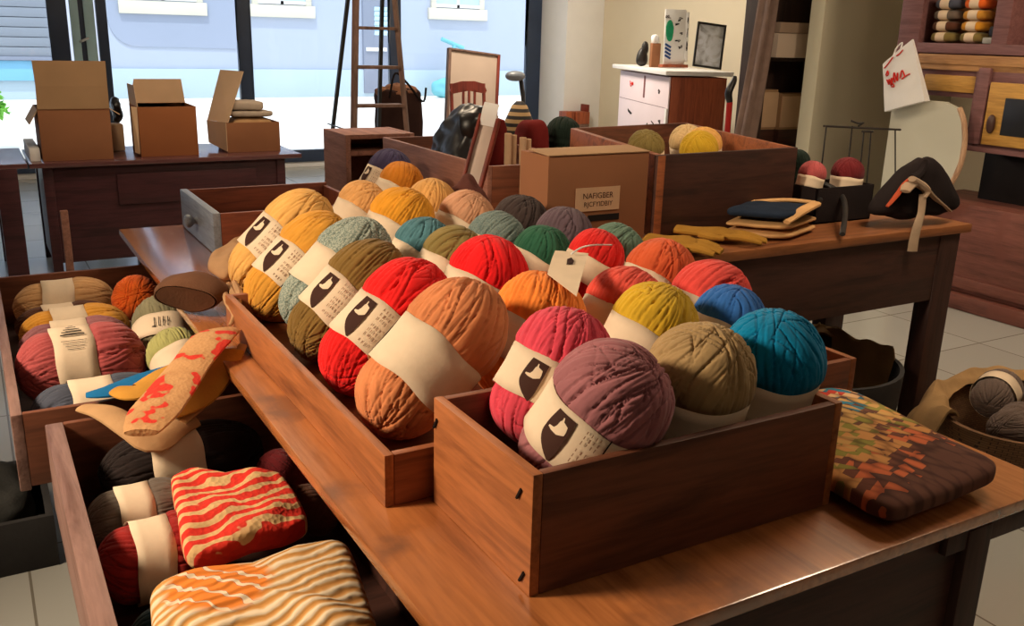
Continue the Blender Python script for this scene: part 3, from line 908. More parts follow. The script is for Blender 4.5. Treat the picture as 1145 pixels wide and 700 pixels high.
# ------------------------------------------------------------------ tag card on the crimson ball
tg = thing('tag_card', 'square cream card tag with small dark mark lying on the amber ball', 'tag', (1.191, 1.769, 1.085))
q = [Vector((1.155, 1.79, 1.118)), Vector((1.227, 1.757, 1.112)), Vector((1.042, 1.527, 1.088)), Vector((1.049, 1.653, 1.105))]
mb = MB()
top = [[(q[0]*(1-u)*(1-v)+q[1]*u*(1-v)+q[2]*u*v+q[3]*(1-u)*v) + Vector((0, 0, .004*math.sin(PI*v))) for v in [k/6 for k in range(7)]] for u in [k/6 for k in range(7)]]
V1 = mb.grid(top)
V2 = mb.grid([[p - Vector((0, 0, .0012)) for p in r_] for r_ in top])
for a, b in zip([(0, k) for k in range(6)] + [(k, 6) for k in range(6)] + [(6, 6-k) for k in range(6)] + [(6-k, 0) for k in range(6)],
                [(0, k+1) for k in range(6)] + [(k+1, 6) for k in range(6)] + [(6, 5-k) for k in range(6)] + [(5-k, 0) for k in range(6)]):
    mb.bm.faces.new((V1[a[0]][a[1]], V1[b[0]][b[1]], V2[b[0]][b[1]], V2[a[0]][a[1]]))
mb.build('card', PAPER, tg)
def onq(u, v, h=.0045): return (q[0]*(1-u)*(1-v)+q[1]*u*(1-v)+q[2]*u*v+q[3]*(1-u)*v) + Vector((0, 0, h+.0012))
pm = MB(); pm.grid([[onq(.45, .33), onq(.48, .5)], [onq(.56, .25), onq(.62, .42)], [onq(.66, .33), onq(.66, .46)]])
pm.build('printed_mark', C_DARKB, tg)
MB().tube(resample([(1.17, 1.744, 1.118), (1.203, 1.753, 1.128), (1.243, 1.757, 1.13), (1.362, 1.852, 1.1)], 16), .0022, 6).build('string', PAPERW, tg)

# ------------------------------------------------------------------ beanies by the tray
bn = thing('folded_beanie', 'beige wool beanie lying flat beside the long tray', 'hat', (0.772, 3.184, 0.82))
fold([(0.612, 3.085, 0.815), (0.648, 2.872, 0.815), (0.852, 3.201, 0.815), (0.852, 3.468, 0.815)], .806, .88, .8, .6, .012, 3).build('knit_body', C_TAN, bn)
b2 = thing('open_beanie', 'brown wool beanie lying on its side with dark opening facing left', 'hat', (0.574, 2.795, 0.82))
mb = MB()
mb.lathe([(.075, 0), (.082, .002), (.086, .03), (.084, .07), (.07, .105), (.04, .128), (.0, .135), (.0, .128), (.036, .120), (.062, .10), (.074, .068), (.076, .03), (.073, .002), (.075, 0)], 40)
bmesh.ops.transform(mb.bm, matrix=Matrix.Translation(Vector((0.471, 2.644, 0.86))) @ Matrix.Diagonal((1, 1, .5, 1)) @ Vector((0, 0, 1)).rotation_difference(Vector((.55, .75, .25))).to_matrix().to_4x4() @ Matrix.Diagonal((1.15, 1.15, 1.1, 1)), verts=mb.bm.verts)
for v in mb.bm.verts: v.co += Vector((.012*mnoise.noise(v.co*14), .012*mnoise.noise(v.co*14+Vector((5, 0, 0))), .01*mnoise.noise(v.co*11+Vector((0, 9, 0)))))
mb.build('knit_body', C_BRN, b2)
for k, pts in enumerate([[(0.62, 2.747, 0.86), (0.595, 2.569, 0.87), (0.594, 2.48, 0.86), (0.589, 2.417, 0.845)], [(0.59, 2.684, 0.86), (0.562, 2.505, 0.87), (0.558, 2.431, 0.86), (0.539, 2.405, 0.84)], [(0.631, 2.724, 0.87), (0.603, 2.547, 0.88), (0.569, 2.435, 0.875), (0.559, 2.344, 0.845)]]):
    MB().tube(resample(pts, 14), lerp_list([.009, .011, .008, .005], 14), 8).build('tassel', C_TAN, b2)

# ------------------------------------------------------------------ folded pieces over the drawers
def ribthing(name, label, cat, pts, ws, mat, flat=.25):
    o = thing(name, label, cat, pts[len(pts)//2])
    ribbon(resample(pts), lerp_list(ws), flat).build('knit_body', mat, o)
    return o
def pat_mitten():
    m, nt, b = newmat('knit_cream_red_motif')
    n = N(nt, 'ShaderNodeTexNoise', Scale=22.0, Detail=1.0)
    nt.links.new(coord(nt, (1, 1, 1)), n.inputs['Vector'])
    nt.links.new(ramp(nt, n.outputs['Fac'], [(.44, srgb(196, 146, 96)), (.565, srgb(184, 134, 86)), (.585, srgb(206, 48, 30))]), b.inputs['Base Color'])
    b.inputs['Roughness'].default_value = .95
    v = N(nt, 'ShaderNodeTexVoronoi', Scale=110.0)
    nt.links.new(coord(nt), v.inputs['Vector'])
    bump(nt, b, v.outputs['Distance'], .4, .004)
    return m
ribthing('knitted_sock', 'bright blue knitted sock in the pile across the two drawers', 'sock',
         [(0.409, 2.383, 0.747), (0.308, 2.375, 0.732), (0.231, 2.351, 0.727), (0.172, 2.355, 0.724)], [.045, .05, .04, .015], C_BLUE)
ribthing('knitted_sock', 'mustard knitted sock lying over the blue one', 'sock',
         [(0.475, 2.366, 0.777), (0.364, 2.317, 0.757), (0.281, 2.264, 0.747), (0.233, 2.309, 0.744)], [.04, .055, .045, .02], C_MUST)
ribthing('knitted_scarf', 'beige knitted scarf end looped under the red patterned mitten', 'scarf',
         [(0.156, 2.28, 0.722), (0.202, 2.208, 0.727), (0.244, 2.098, 0.717), (0.276, 2.049, 0.702), (0.338, 2.112, 0.702), (0.387, 2.134, 0.702)], [.02, .034, .034, .034, .03, .02], C_BEIGE, .35)
ribthing('knitted_mitten', 'amber brown knitted mitten hanging at the right of the patterned one', 'mitten',
         [(0.518, 2.28, 0.812), (0.465, 2.223, 0.777), (0.397, 2.163, 0.747), (0.327, 2.12, 0.737)], [.028, .038, .046, .03], C_MUST)
ribthing('knitted_mitten', 'tan knitted strip hanging beside the amber mitten, outermost of the pile', 'mitten',
         [(0.542, 2.284, 0.824), (0.501, 2.257, 0.767), (0.446, 2.199, 0.737), (0.353, 2.114, 0.712)], [.014, .016, .018, .012], C_CREAMTAN, .5)
ribthing('knitted_mitten', 'long cream mitten with red motif draped from table edge over drawers', 'mitten',
         [(0.536, 2.345, 0.848), (0.47, 2.294, 0.848), (0.401, 2.209, 0.822), (0.343, 2.131, 0.797), (0.28, 2.037, 0.777), (0.243, 1.97, 0.764)], [.022, .056, .050, .056, .060, .038], pat_mitten())

# ------------------------------------------------------------------ skeins lying in the drawers
def skein(label, mat, c, k, L=1.0, spin=0, variant=0, rz=0, logo=None, band=True, group='yarn skeins lying in the first drawer', flat=1.0, bandmat=None):
    c, k = nudged(label, c, k)
    root = thing('yarn_skein', label, 'yarn skein', c, 0, group)
    root.rotation_mode = 'QUATERNION'
    ax = Vector((math.cos(R(rz)), math.sin(R(rz)), 0))
    root.rotation_quaternion = Vector((0, 0, 1)).rotation_difference(ax)
    root.scale = (k*10, k*10, k*10*L)
    for ch in ['b']:
        b = bpy.data.objects.new('yarn_body', YM[variant % 10]); col.objects.link(b)
        b.parent = root; b.location = (0, 0, -.15); b.rotation_euler = (0, 0, R(spin))
        b.material_slots[0].link = 'OBJECT'; b.material_slots[0].material = mat
    p = None
    if band:
        p = bpy.data.objects.new('paper_band', BM_[variant % 3]); col.objects.link(p)
        p.parent = root; p.location = (0, 0, -.15)
    return root, p
S1 = [('beige yarn skein at the back of the first drawer', 'beige', (.225, 3.60, .612), .092, 1.22, 0),
      ('dark brown yarn skein behind the mustard one in the first drawer', 'brown', (.225, 3.425, .592), .072, 1.5, 1),
      ('mustard yarn skein in the first drawer behind the dusty mauve', 'gold', (.225, 3.262, .612), .086, 1.3, 2),
      ('dusty mauve yarn skein between mustard and rose skeins', 'mauve', (.222, 3.085, .615), .09, 1.25, 3),
      ('large rose yarn skein with printed band in the first drawer', 'rose', (.218, 2.845, .632), .112, 1.06, 4),
      ('navy grey yarn skein at the near side of first drawer', 'steel', (.215, 2.555, .602), .082, 1.4, 5)]
S1R = []
for lab, c, p, k, L_, v in S1:
    S1R.append(skein(lab, YC[c], p, k, L_, v*60, v))
# printed triangle of stripes on the rose band
gl = MB()
for j, (w0, w1) in enumerate(((-.006, .006), (-.013, .012), (-.02, .02), (-.026, .024), (-.03, .03))):
    u = -.028 + j*.0115
    P = [[(.1046*math.cos((u+du)/.1), .1046*math.sin((u+du)/.1), .136+z) for du in (0, .0022, .0044)] for z in (w0*.9, (w0+w1)/2, w1*.9)]
    gl.grid(P)
for j in range(4):
    u = .04 + j*.008
    gl.grid([[(.1046*math.cos((u+du)/.1), .1046*math.sin((u+du)/.1), .136+z) for du in (0, .0014)] for z in (-.028+.004*j, 0, .03-.003*j)])
me = to_me(gl, 'printed_stripes', INK)
o_ = bpy.data.objects.new('printed_stripes', me); col.objects.link(o_)
o_.parent = S1R[4][1]; o_.rotation_euler = (0, 0, R(192))
# balls beside the skeins
yarn_ball('orange yarn ball with white band in the right corner of first drawer', YC['rust'], (.43, 3.40, .665), .082, 40, 250, 0, 3, group='yarn balls in the first drawer')
jb = yarn_ball('grey yarn ball with lettered cream band in the first drawer', YC['olivegrey'], (.455, 3.03, .672), .092, 55, 80, 30, 6, group='yarn balls in the first drawer')
yarn_ball('pale lime yarn ball beside the rose skein in first drawer', YC['lime'], (.445, 2.775, .655), .08, 60, 100, 90, 9, group='yarn balls in the first drawer')
pb = [c for c in jb.children if c.name.startswith('paper_band')][0]
jt = MB()
for k, u in enumerate((-.022, -.008, .006, .02)):
    jt.grid([[(.1046*math.cos((u+du)/.1), .1046*math.sin((u+du)/.1), .136+z) for du in (0, .0028)] for z in (-.02, .0, .02)])
    z0 = -.02 if k in (0, 1) else .0
    jt.grid([[(.1047*math.cos((u+du)/.1), .1047*math.sin((u+du)/.1), .136+z0+dz) for du in (-.007 if k == 0 else 0, .0, .006)] for dz in (0, .004)])
o_ = bpy.data.objects.new('band_lettering', to_me(jt, 'band_lettering', INK)); col.objects.link(o_); o_.parent = pb; o_.rotation_euler = (0, 0, R(258))

G2 = 'yarn skeins lying in the second drawer'
YC['black'] = yarn('yarn_black', srgb(38, 29, 28))
skein('black yarn skein with grey brown band at the back of near drawer', YC['black'], (.345, 2.128, .613), .088, 1.42, 20, 7, group=G2)
skein('tan yarn skein half under the red and cream knit', YC['grey'], (.238, 1.935, .594), .075, 1.05, 40, 1, group=G2)
skein('dark red yarn skein in front of the tan skein in near drawer', YC['darkred'], (.235, 1.742, .604), .085, .95, 90, 8, group=G2)
YC['tealdk'] = yarn('yarn_tealdark', srgb(44, 72, 84))
skein('dark teal yarn skein under the tan cable knit', YC['tealdk'], (.225, 1.50, .575), .058, 1.1, 10, 5, group=G2, band=False)
yarn_ball('dark brown yarn ball under the tabletop edge in near drawer', YC['brown'], (.56, 1.82, .60), .045, 40, 180, 0, 4, band=False, group='dark balls in near drawer')
yarn_ball('dark plum yarn ball by the table edge behind the brown one', YC['maroon'], (.55, 2.0, .60), .05, 40, 180, 60, 2, band=False, group='dark balls in near drawer')
hk = thing('knitted_hat', 'red and cream patterned knitted hat in the near drawer', 'hat', (0.387, 1.734, 0.64))
fold([(0.248, 1.584, 0.655), (0.51, 1.652, 0.65), (0.506, 1.87, 0.675), (0.289, 1.967, 0.665)], .615, .685, .5, .3, .02, 5, zoff=(0, -.02, -.01, 0)).build('knit_body', knit_red(), hk)
ht = thing('cable_hat', 'tan and white cable knit hat with orange diamond, front of near drawer', 'hat', (0.365, 1.459, 0.64))
fold([(0.151, 1.331, 0.66), (0.479, 1.197, 0.66), (0.538, 1.53, 0.665), (0.176, 1.53, 0.665)], .60, .69, .5, .3, .02, 8).build('knit_body', knit_tan((0.278, 1.447, 0.67)), ht)

# ------------------------------------------------------------------ folded sweater at the table's right end
sw = thing('folded_sweater', 'folded multicoloured patterned sweater at the right end of the table', 'sweater', (1.45, 1.1, .80))
fold([(1.262, .885), (1.60, .905), (1.655, 1.34), (1.305, 1.36)], .809, .87, .55, .2, .010, 2).build('knit_body', jacquard(), sw)

# ------------------------------------------------------------------ things on the counter
def glove(label, wrist, tip, z, wdt, mat):
    o = thing('knitted_glove', label, 'glove', wrist, 0, 'ochre gloves on the counter')
    a, b = Vector(wrist), Vector(tip); d = (b-a); L_ = d.length; d.normalize()
    s = Vector((-d.y, d.x, 0)); up = Vector((0, 0, 1))
    mb = MB()
    mb.tube(resample([a+up*z, a+d*L_*.25+up*z, a+d*L_*.5+up*(z+.006), a+d*L_*.66+up*z], 14), lerp_list([wdt*.8, wdt*.85, wdt*1.05, wdt*.7], 14), 14, True, .34)
    for k in range(4):
        t = (k-1.5)/1.5
        p0 = a + d*L_*.55 + s*t*wdt*.75 + up*z
        ln = L_*(.46, .50, .48, .38)[k]*.95
        mb.tube(resample([p0, p0+d*ln*.5+s*t*.004+up*.004, p0+d*ln+s*t*.008-up*.004], 10), lerp_list([wdt*.27, wdt*.26, wdt*.16], 10), 10, True, .8)
    p0 = a + d*L_*.32 - s*wdt*.8 + up*z
    mb.tube(resample([p0, p0+d*.04-s*.022, p0+d*.085-s*.026], 8), lerp_list([wdt*.34, wdt*.3, wdt*.2], 8), 10, True, .8)
    mb.build('knit_body', mat, o)
    return o
glove('ochre knitted glove on the counter nearest the yarn balls', (1.984, 2.493, 0.936), (2.117, 2.27, 0.93), .0, .066, C_OCHRE)
glove('ochre knitted glove on the counter touching the folded clothes', (2.209, 2.613, 0.93), (2.403, 2.356, 0.925), .0, .055, C_OCHRE)
G3 = 'folded clothes stacked on the counter'
def folded(label, cs, z0, z1, mat, seed, trim=None):
    o = thing('folded_garment', label, 'clothes', (cs[0][0], cs[0][1], z0), 0, G3)
    fold(cs, z0, z1, .7, .3, .006, seed).build('knit_body', mat, o)
    return o
FA, FB, FC, FD = (2.362, 2.54, 0.905), (2.527, 2.371, 0.905), (2.809, 2.48, 0.905), (2.605, 2.656, 0.905)
folded('tan folded garment at the bottom of the clothes stack on counter', [FA, FB, FC, FD], .904, .934, C_CREAMTAN, 1)
folded('beige folded garment in the middle of the clothes stack', [FA, FB, FC, FD], .939, .966, C_CREAMTAN, 2)
gn = folded('navy folded garment with tan edge on top of clothes stack', [FA, FB, FC, FD], .973, 1.014, C_NAVY, 3)
vA, vB, vC, vD = [Vector(q_) for q_ in (FA, FB, FC, FD)]
Z_ = lambda h: Vector((0, 0, h))
MB().tube(resample([vD+Z_(.092), vD*.5+vC*.5+Z_(.108), vC*.9+vD*.1+Z_(.104)], 20), .016, 10, True, .5).build('trim', C_CREAMTAN, gn)
MB().tube(resample([vC*.92+vD*.08+Z_(.10), vC*.75+vB*.25+Z_(.108), vC*.4+vB*.6+Z_(.10), vB*.96+vA*.04+Z_(.07)], 24), lerp_list([.012, .022, .024, .014], 24), 10, True, .55).build('trim', C_CREAMTAN, gn)

# black box with yarn balls
kb = thing('black_basket', 'black square basket with bent handle holding red yarn on counter', 'basket', (3.06, 2.68, .90))
bb = MB()
x0, x1, y0, y1, z0, z1 = 2.885, 3.215, 2.58, 2.76, .901, 1.045
bb.bx(x0, x0+.008, y0, y1, z0, z1, .002); bb.bx(x1-.008, x1, y0, y1, z0, z1, .002)
bb.bx(x0, x1, y0, y0+.008, z0, z1, .002); bb.bx(x0, x1, y1-.008, y1, z0, z1, .002); bb.bx(x0, x1, y0, y1, z0, z0+.008, .002)
bb.build('basket_wall', BLACKC, kb)
MB().tube(resample([(2.885, 2.56, 1.0), (3.082, 2.756, 1.03), (3.048, 2.644, 1.03), (3.022, 2.565, 1), (2.921, 2.461, 0.96), (2.758, 2.324, 0.922)], 30), .011, 10, True, .7).build('handle', BLACKM, kb)
for lab, p, r, c, v, t, a in (('rose red yarn ball at the left in the black basket', (2.972, 2.665, 1.085), .056, 'rose', 2, 14, 0), ('maroon yarn ball at the right in the black basket', (3.122, 2.67, 1.085), .066, 'maroon', 5, 4, 0)):
    yarn_ball(lab, YC[c], p, r, t, a, 0, v, group='yarn balls in black basket')
yarn_ball('small black yarn ball peeping out behind the rose ball', YC['bottle'], (3.07, 2.875, 1.105), .052, 10, 0, 0, 6, band=False, group='yarn balls in black basket')
# wire stand
ws = thing('wire_stand', 'thin black wire display stand behind the black basket', 'stand', (3.3, 2.85, .90))
MB().tube([(3.122, 2.8, 1.263), (3.612, 2.8, 1.235)], .0045, 8).build('crossbar', BLACKM, ws)
for a, b in (((924,141), (917,200)), ((953,141), (947,205)), ((966,147), (960,210)), ((974,147), (969,215)), ((1001,145), (1001,228))):
    pa, pb_ = None, None
LEGS = [((3.138, 2.8, 1.262), (3.139, 2.8, 1.04)), ((3.296, 2.8, 1.259), (3.309, 2.8, 1.011)), ((3.374, 2.8, 1.234), (3.388, 2.8, 0.987)), ((3.42, 2.8, 1.233), (3.444, 2.8, 0.964)), ((3.576, 2.8, 1.236), (3.649, 2.8, 0.899))]
for a, b in LEGS:
    MB().tube([a, (b[0], b[1], .902)], .0035, 6).build('wire', BLACKM, ws)
MB().tube(resample([(3.286, 2.8, 1.281), (3.333, 2.8, 1.269), (3.366, 2.8, 1.272), (3.335, 2.8, 1.258)], 10), .004, 6).build('hook', BLACKM, ws)
MB().tube([(3.363, 2.8, 1.234), (3.431, 2.8, 1.232)], .005, 6).build('clip', BLACKM, ws)
# black bag with beige strap
hb = thing('black_bag', 'slouched black cloth bag with knotted beige strap on counter end', 'bag', (3.3, 2.42, .90))
def bagdef(p):
    t = (p.z+.13)/.26
    k = 1-.80*max(0, t)**1.15
    return (p.x*k + .01*t, p.y*(1-.55*t), p.z)
MB().blob((3.285, 2.43, 1.05), (.275, .08, .115), .55, .7, Matrix.Rotation(R(-6), 3, 'Z'), .02, 7, 3, bagdef).build('bag_body', BLACKC, hb)
C_STRAP = cloth('strap_beige', srgb(168, 144, 120))
MB().tube(resample([(3.418, 2.36, 0.958), (3.323, 2.37, 1.013), (3.228, 2.37, 1.068), (3.162, 2.37, 1.079), (3.123, 2.36, 1.055)], 20), lerp_list([.012, .02, .026, .03, .02], 20), 10, True, .4).build('strap', C_STRAP, hb)
MB().tube(resample([(3.154, 2.36, 1.102), (3.207, 2.355, 1.075), (3.238, 2.35, 1.05), (3.216, 2.345, 1.024)], 16), lerp_list([.02, .026, .022, .015], 16), 10, True, .6).build('knot', C_STRAP, hb)
MB().tube(resample([(3.212, 2.345, 1.041), (3.205, 2.335, 0.969), (3.181, 2.325, 0.923), (3.173, 2.325, 0.867), (3.173, 2.325, 0.82)], 20), lerp_list([.016, .015, .018, .02, .021], 20), 10, True, .3).build('strap_tail', C_STRAP, hb)
MB().tube(resample([(3.063, 2.385, 0.995), (3.111, 2.385, 1.038), (3.149, 2.385, 1.081), (3.202, 2.39, 1.109)], 14), lerp_list([.008, .013, .012, .006], 14), 8, True, .5).build('trim', cloth('trim_rust', srgb(170, 74, 46)), hb)
MB().tube(resample([(3.194, 2.39, 1.095), (3.233, 2.39, 1.111), (3.258, 2.39, 1.145), (3.257, 2.39, 1.17)], 10), lerp_list([.02, .018, .014, .006], 10), 8).build('tie', BLACKC, hb)

# ------------------------------------------------------------------ cardboard box with a paper label
cb = thing('cardboard_box', 'closed cardboard box with printed paper label behind the yarn balls', 'cardboard box', (1.87, 2.72, .9))
MB().bx(1.66, 2.08, 2.635, 2.82, .901, 1.212, .004).build('carton', CARDD, cb)
fl = MB()
fl.box((1.87, 2.70, 1.218), (.422, .135, .004), Matrix.Rotation(R(3), 3, 'X'), .001)
fl.build('top_flap', CARD, cb)
MB().bx(1.6615, 1.666, 2.8205, 2.823, 1.0, 1.2, 0).build('seam', CARD, cb)
lb = MB(); L0, L1, L2, L3 = (1.773, 2.632, 1.018), (1.958, 2.632, 1.023), (1.962, 2.632, 1.1), (1.768, 2.632, 1.1)
lb.box(((L0[0]+L1[0])/2, 2.6325, (L0[2]+L2[2])/2), (L1[0]-L0[0], .0012, L3[2]-L0[2]), None, 0)
pl = lb.build('paper_label', plain('label_paper', srgb(206, 168, 134), .85, .04, 20, .05, .2), cb)
for row, (txt, yy) in enumerate((('NAFIGBER', 219), ('RJCFYIDBIY', 228.5))):
    me = text_mesh(txt, .028 if row == 0 else .024)
    me.materials.append(PRINT)
    t = bpy.data.objects.new('printed_text', me); col.objects.link(t)
    c_ = (1.866, 2.632, 1.07) if row == 0 else (1.868, 2.632, 1.041)
    t.matrix_world = Matrix.Translation(c_) @ Matrix.Rotation(PI/2, 4, 'X')
    t.parent = pl; t.matrix_parent_inverse = Matrix.Translation(-cb.matrix_basis.translation) if False else Matrix.Identity(4)
h0, h1 = (1.828, 2.634, 0.981), (1.961, 2.634, 1.003)
MB().bx(h0[0], h1[0], 2.633, 2.636, h0[2], h1[2], 0).build('dark_slot', INK, cb)

# ------------------------------------------------------------------ large crate
def board(p, q, z0, z1, t, side):
    p, q = Vector((p[0], p[1], 0)), Vector((q[0], q[1], 0))
    d = (q-p); L_ = d.length; a = math.atan2(d.y, d.x)
    n = Vector((-d.y, d.x, 0)).normalized()*side*t/2
    c = (p+q)/2 + n
    return MB().box((c.x, c.y, (z0+z1)/2), (L_, t, z1-z0), a, .003)
lc = thing('large_crate', 'large dark wooden crate with yellow and cream yarn on counter', 'crate', (2.6, 3.1, .901))
FL, FR, BR, BL = (2.112, 2.625), (2.831, 2.655), (3.10, 3.655), (2.352, 3.56)
WCR = wood('wood_crate', srgb(112, 66, 46), srgb(66, 36, 26), 'x', rough=.55)
board(FL, FR, .901, 1.2, .02, 1).build('front_board', W_DK, lc)
board(FR, BR, .901, 1.199, .02, 1).build('right_board', W_ORX, lc)
board(BR, BL, .901, 1.2, .02, 1).build('back_board', WCR, lc)
board(BL, FL, .901, 1.199, .03, 1).build('left_board', W_ORX, lc)
bf = MB(); bf.prism([(2.14, 2.65), (2.81, 2.68), (3.06, 3.62), (2.38, 3.53)], .012, Matrix.Translation((0, 0, .903))); bf.build('bottom_board', W_DK, lc)
G4 = 'yarn balls in the large crate'
for lab, p, c, v in (('olive yellow yarn ball at the left back of the large crate', (2.58, 3.30, 1.13), 'drab', 3), ('bright yellow yarn ball in the middle of the large crate', (2.73, 3.12, 1.14), 'yellow', 5),
                     ('pale yellow yarn ball right of the bright yellow one', (2.86, 3.24, 1.14), 'pale', 7), ('cream yellow yarn ball at the right in the large crate', (2.93, 3.42, 1.135), 'cream', 8),
                     ('cream yarn ball with paper band near the front of large crate', (2.70, 2.84, 1.08), 'cream', 1)):
    yarn_ball(lab, YC[c], p, .08, 12, 200, 0, v, group=G4)

# ------------------------------------------------------------------ crate with bags on the back table
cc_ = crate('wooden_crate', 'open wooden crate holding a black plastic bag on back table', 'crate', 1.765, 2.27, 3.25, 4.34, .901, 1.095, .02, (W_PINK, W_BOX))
pbag = thing('plastic_bag', 'crumpled glossy black plastic bag in the open wooden crate', 'bag', (1.93, 3.8, .92))
def pdef(p):
    return (p.x + .05*p.z/.14, p.y, p.z)
MB().blob((1.93, 3.80, 1.13), (.10, .17, .155), .8, .8, None, .035, 8, 5, pdef, 64, 40).build('bag_body', BLACK, pbag)
MB().tube(resample([(1.93, 3.72, 1.22), (1.90, 3.68, 1.25), (1.88, 3.66, 1.20), (1.90, 3.66, 1.13)], 16), lerp_list([.03, .05, .035, .02], 16), 12, True, .35).build('flap', BLACK, pbag)
kb2 = thing('card_tubes', 'bundle of pale brown card tubes standing in the open crate', 'tubes', (2.12, 3.7, .92))
for k in range(4):
    x = 2.065 + .038*k
    MB().lathe([(.015, 0), (.016, .002), (.016, .262-.01*k), (.013, .264-.01*k), (.013, .02)], 16, (x, 3.62+.02*(k % 2), .915)).build('tube', CARD2, kb2)
rc = thing('red_cloth_roll', 'fat dark red cloth roll behind the cardboard box, left of black yarn', 'cloth', (2.36, 3.86, .90))
MB().blob((2.358, 3.90, 1.065), (.075, .1, .145), .6, .9, None, .012, 7, 4).build('roll', C_DRED, rc)
rc2 = thing('red_cloth_roll', 'dark red rolled cloth standing inside the open crate beside card tubes', 'cloth', (2.19, 3.98, .914))
MB().lathe([(.036, 0), (.042, .03), (.044, .25), (.03, .29), (0, .30)], 24, (2.195, 3.95, .9145)).build('roll', C_DRED, rc2)
yarn_ball('black green yarn ball behind the cardboard box beside red cloth', YC['bottle'], (2.535, 3.90, 1.13), .085, 6, 0, 0, 2, band=False, group='dark yarn behind the cardboard box')

# tall narrow tray leaning, with a curl of white paper
st_ = thing('narrow_tray', 'narrow wooden tray with white paper standing tilted behind yarn', 'tray', (1.64, 3.15, 1.032))
P0, P1 = Vector((1.632, 3.14, 1.024)), Vector((1.747, 3.2, 1.301))
P0.z = max(P0.z, .86)
zax = (P1-P0).normalized(); xax = Vector((.75, -.62, 0)); xax = (xax - zax*xax.dot(zax)).normalized(); yax = zax.cross(xax)
mt_ = Matrix((xax, yax, zax)).transposed()
Lq = (P1-P0).length
ctr = (P0+P1)/2
mm = lambda c, s: MB().box(ctr + mt_ @ Vector(c), s, mt_, .002)
mm((0, .0, 0), (.062, .006, Lq)).build('back', PAPERW if False else plain('tray_lining', srgb(196, 178, 166), .8, .05, 8, .1, .2), st_)
mm((-.036, -.008, -.01), (.010, .03, Lq)).build('rail', W_RED, st_)
mm((.036, -.008, -.015), (.014, .036, Lq*.98)).build('rail', W_RED, st_)
pp = MB()
pp.slab(lambda u, v: ctr + mt_ @ Vector((-.03+.06*u, -.012-.02*math.sin(v*2.2), Lq/2-.05+.085*v)), 6, 10, .001)
pp.build('paper', PAPERW, st_)
mc = thing('dark_cloth', 'mauve brown cloth heap between the tan yarn ball and cardboard box', 'cloth', (1.64, 2.95, .80))
MB().blob((1.565, 3.03, .958), (.08, .085, .145), .9, .9, R(30), .03, 7, 9, lambda p: (p.x*(1-.3*(p.z/.14)), p.y*(1-.3*(p.z/.14)), p.z)).build('heap', C_MAUVEB, mc)

# ------------------------------------------------------------------ desk by the window
dk = thing('window_desk', 'dark plum wooden desk by the window carrying three cardboard boxes', 'desk', (1.1, 6.9, 0))
MB().bx(.30, 2.02, 6.47, 7.25, .72, .75, .005).build('desk_top', W_DESK, dk)
MB().bx(.38, 1.90, 6.52, 6.55, .10, .72, .003).build('front_panel', W_PLUM, dk)
MB().bx(.80, 1.70, 6.505, 6.52, .46, .66, .004).build('drawer_front', W_PLUM, dk)
for x in (.40, 1.88): MB().bx(x-.02, x+.02, 6.55, 7.2, .10, .72, .003).build('side_panel', W_PLUM, dk)
for x, y in ((.40, 6.54), (1.88, 6.54), (.40, 7.2), (1.88, 7.2)): MB().bx(x-.03, x+.03, y-.03, y+.03, 0, .72, .004).build('leg', W_PLUM, dk)
pk = thing('wooden_post', 'short pale wooden post standing in front of the plum desk', 'post', (.45, 6.25, 0))
MB().bx(.425, .47, 6.23, 6.27, 0, .49, .006).build('post', W_PINK, pk)
MB().bx(.40, .495, 6.20, 6.30, 0, .02, .004).build('foot', W_PINK, pk)
sd = thing('side_table', 'dark wooden table cut by the left edge of the photo', 'table', (-.3, 6.7, 0))
MB().bx(-1.2, .29, 6.45, 7.3, .725, .755, .005).build('tabletop', W_DESK, sd)
MB().bx(-1.1, .2, 6.5, 6.53, .55, .725, .003).build('apron', W_PLUM, sd)
for x, y in ((.17, 6.5), (-1.1, 6.5), (.17, 7.2), (-1.1, 7.2)): MB().bx(x-.06, x+.06, y-.05, y+.05, 0, .725, .005).build('leg', W_PLUM, sd)

def carton(o, x0, x1, y0, y1, z0, z1, mat, t=.006):
    w_ = MB()
    w_.bx(x0, x1, y0, y0+t, z0, z1, .001); w_.bx(x0, x1, y1-t, y1, z0, z1, .001)
    w_.bx(x0, x0+t, y0+t, y1-t, z0, z1, .001); w_.bx(x1-t, x1, y0+t, y1-t, z0, z1, .001)
    w_.bx(x0+t, x1-t, y0+t, y1-t, z0, z0+t, .001)
    return w_.build('carton', mat, o)
CG = 'open cardboard boxes on the window desk'
def flap(o, p0, p1, p2, p3, mat):
    mb = MB(); a = [Vector(p) for p in (p0, p1, p2, p3)]
    n = (a[1]-a[0]).cross(a[3]-a[0]).normalized()*.005
    t_ = bmesh.new(); f = [t_.verts.new(p) for p in a]; g = [t_.verts.new(p+n) for p in a]
    t_.faces.new(f); t_.faces.new(list(reversed(g)))
    for i in range(4): t_.faces.new((f[i], f[(i+1) % 4], g[(i+1) % 4], g[i]))
    mb.join(t_)
    return mb.build('flap', mat, o)
c1 = thing('cardboard_box', 'tall open cardboard box with raised flaps, leftmost on the window desk', 'cardboard box', (.59, 6.75, .751), 0, CG)
carton(c1, .385, .80, 6.56, 6.96, .751, 1.072, CARDD)
flap(c1, (.385, 6.56, 1.072), (.80, 6.56, 1.072), (.80, 6.556, 1.214), (.39, 6.556, 1.214), CARD)
flap(c1, (.39, 6.556, 1.2135), (.80, 6.556, 1.2135), (.802, 6.56, 1.365), (.385, 6.56, 1.365), CARD)
flap(c1, (.385, 6.96, 1.07), (.385, 6.57, 1.07), (.33, 6.57, .98), (.33, 6.96, .98), CARD2)
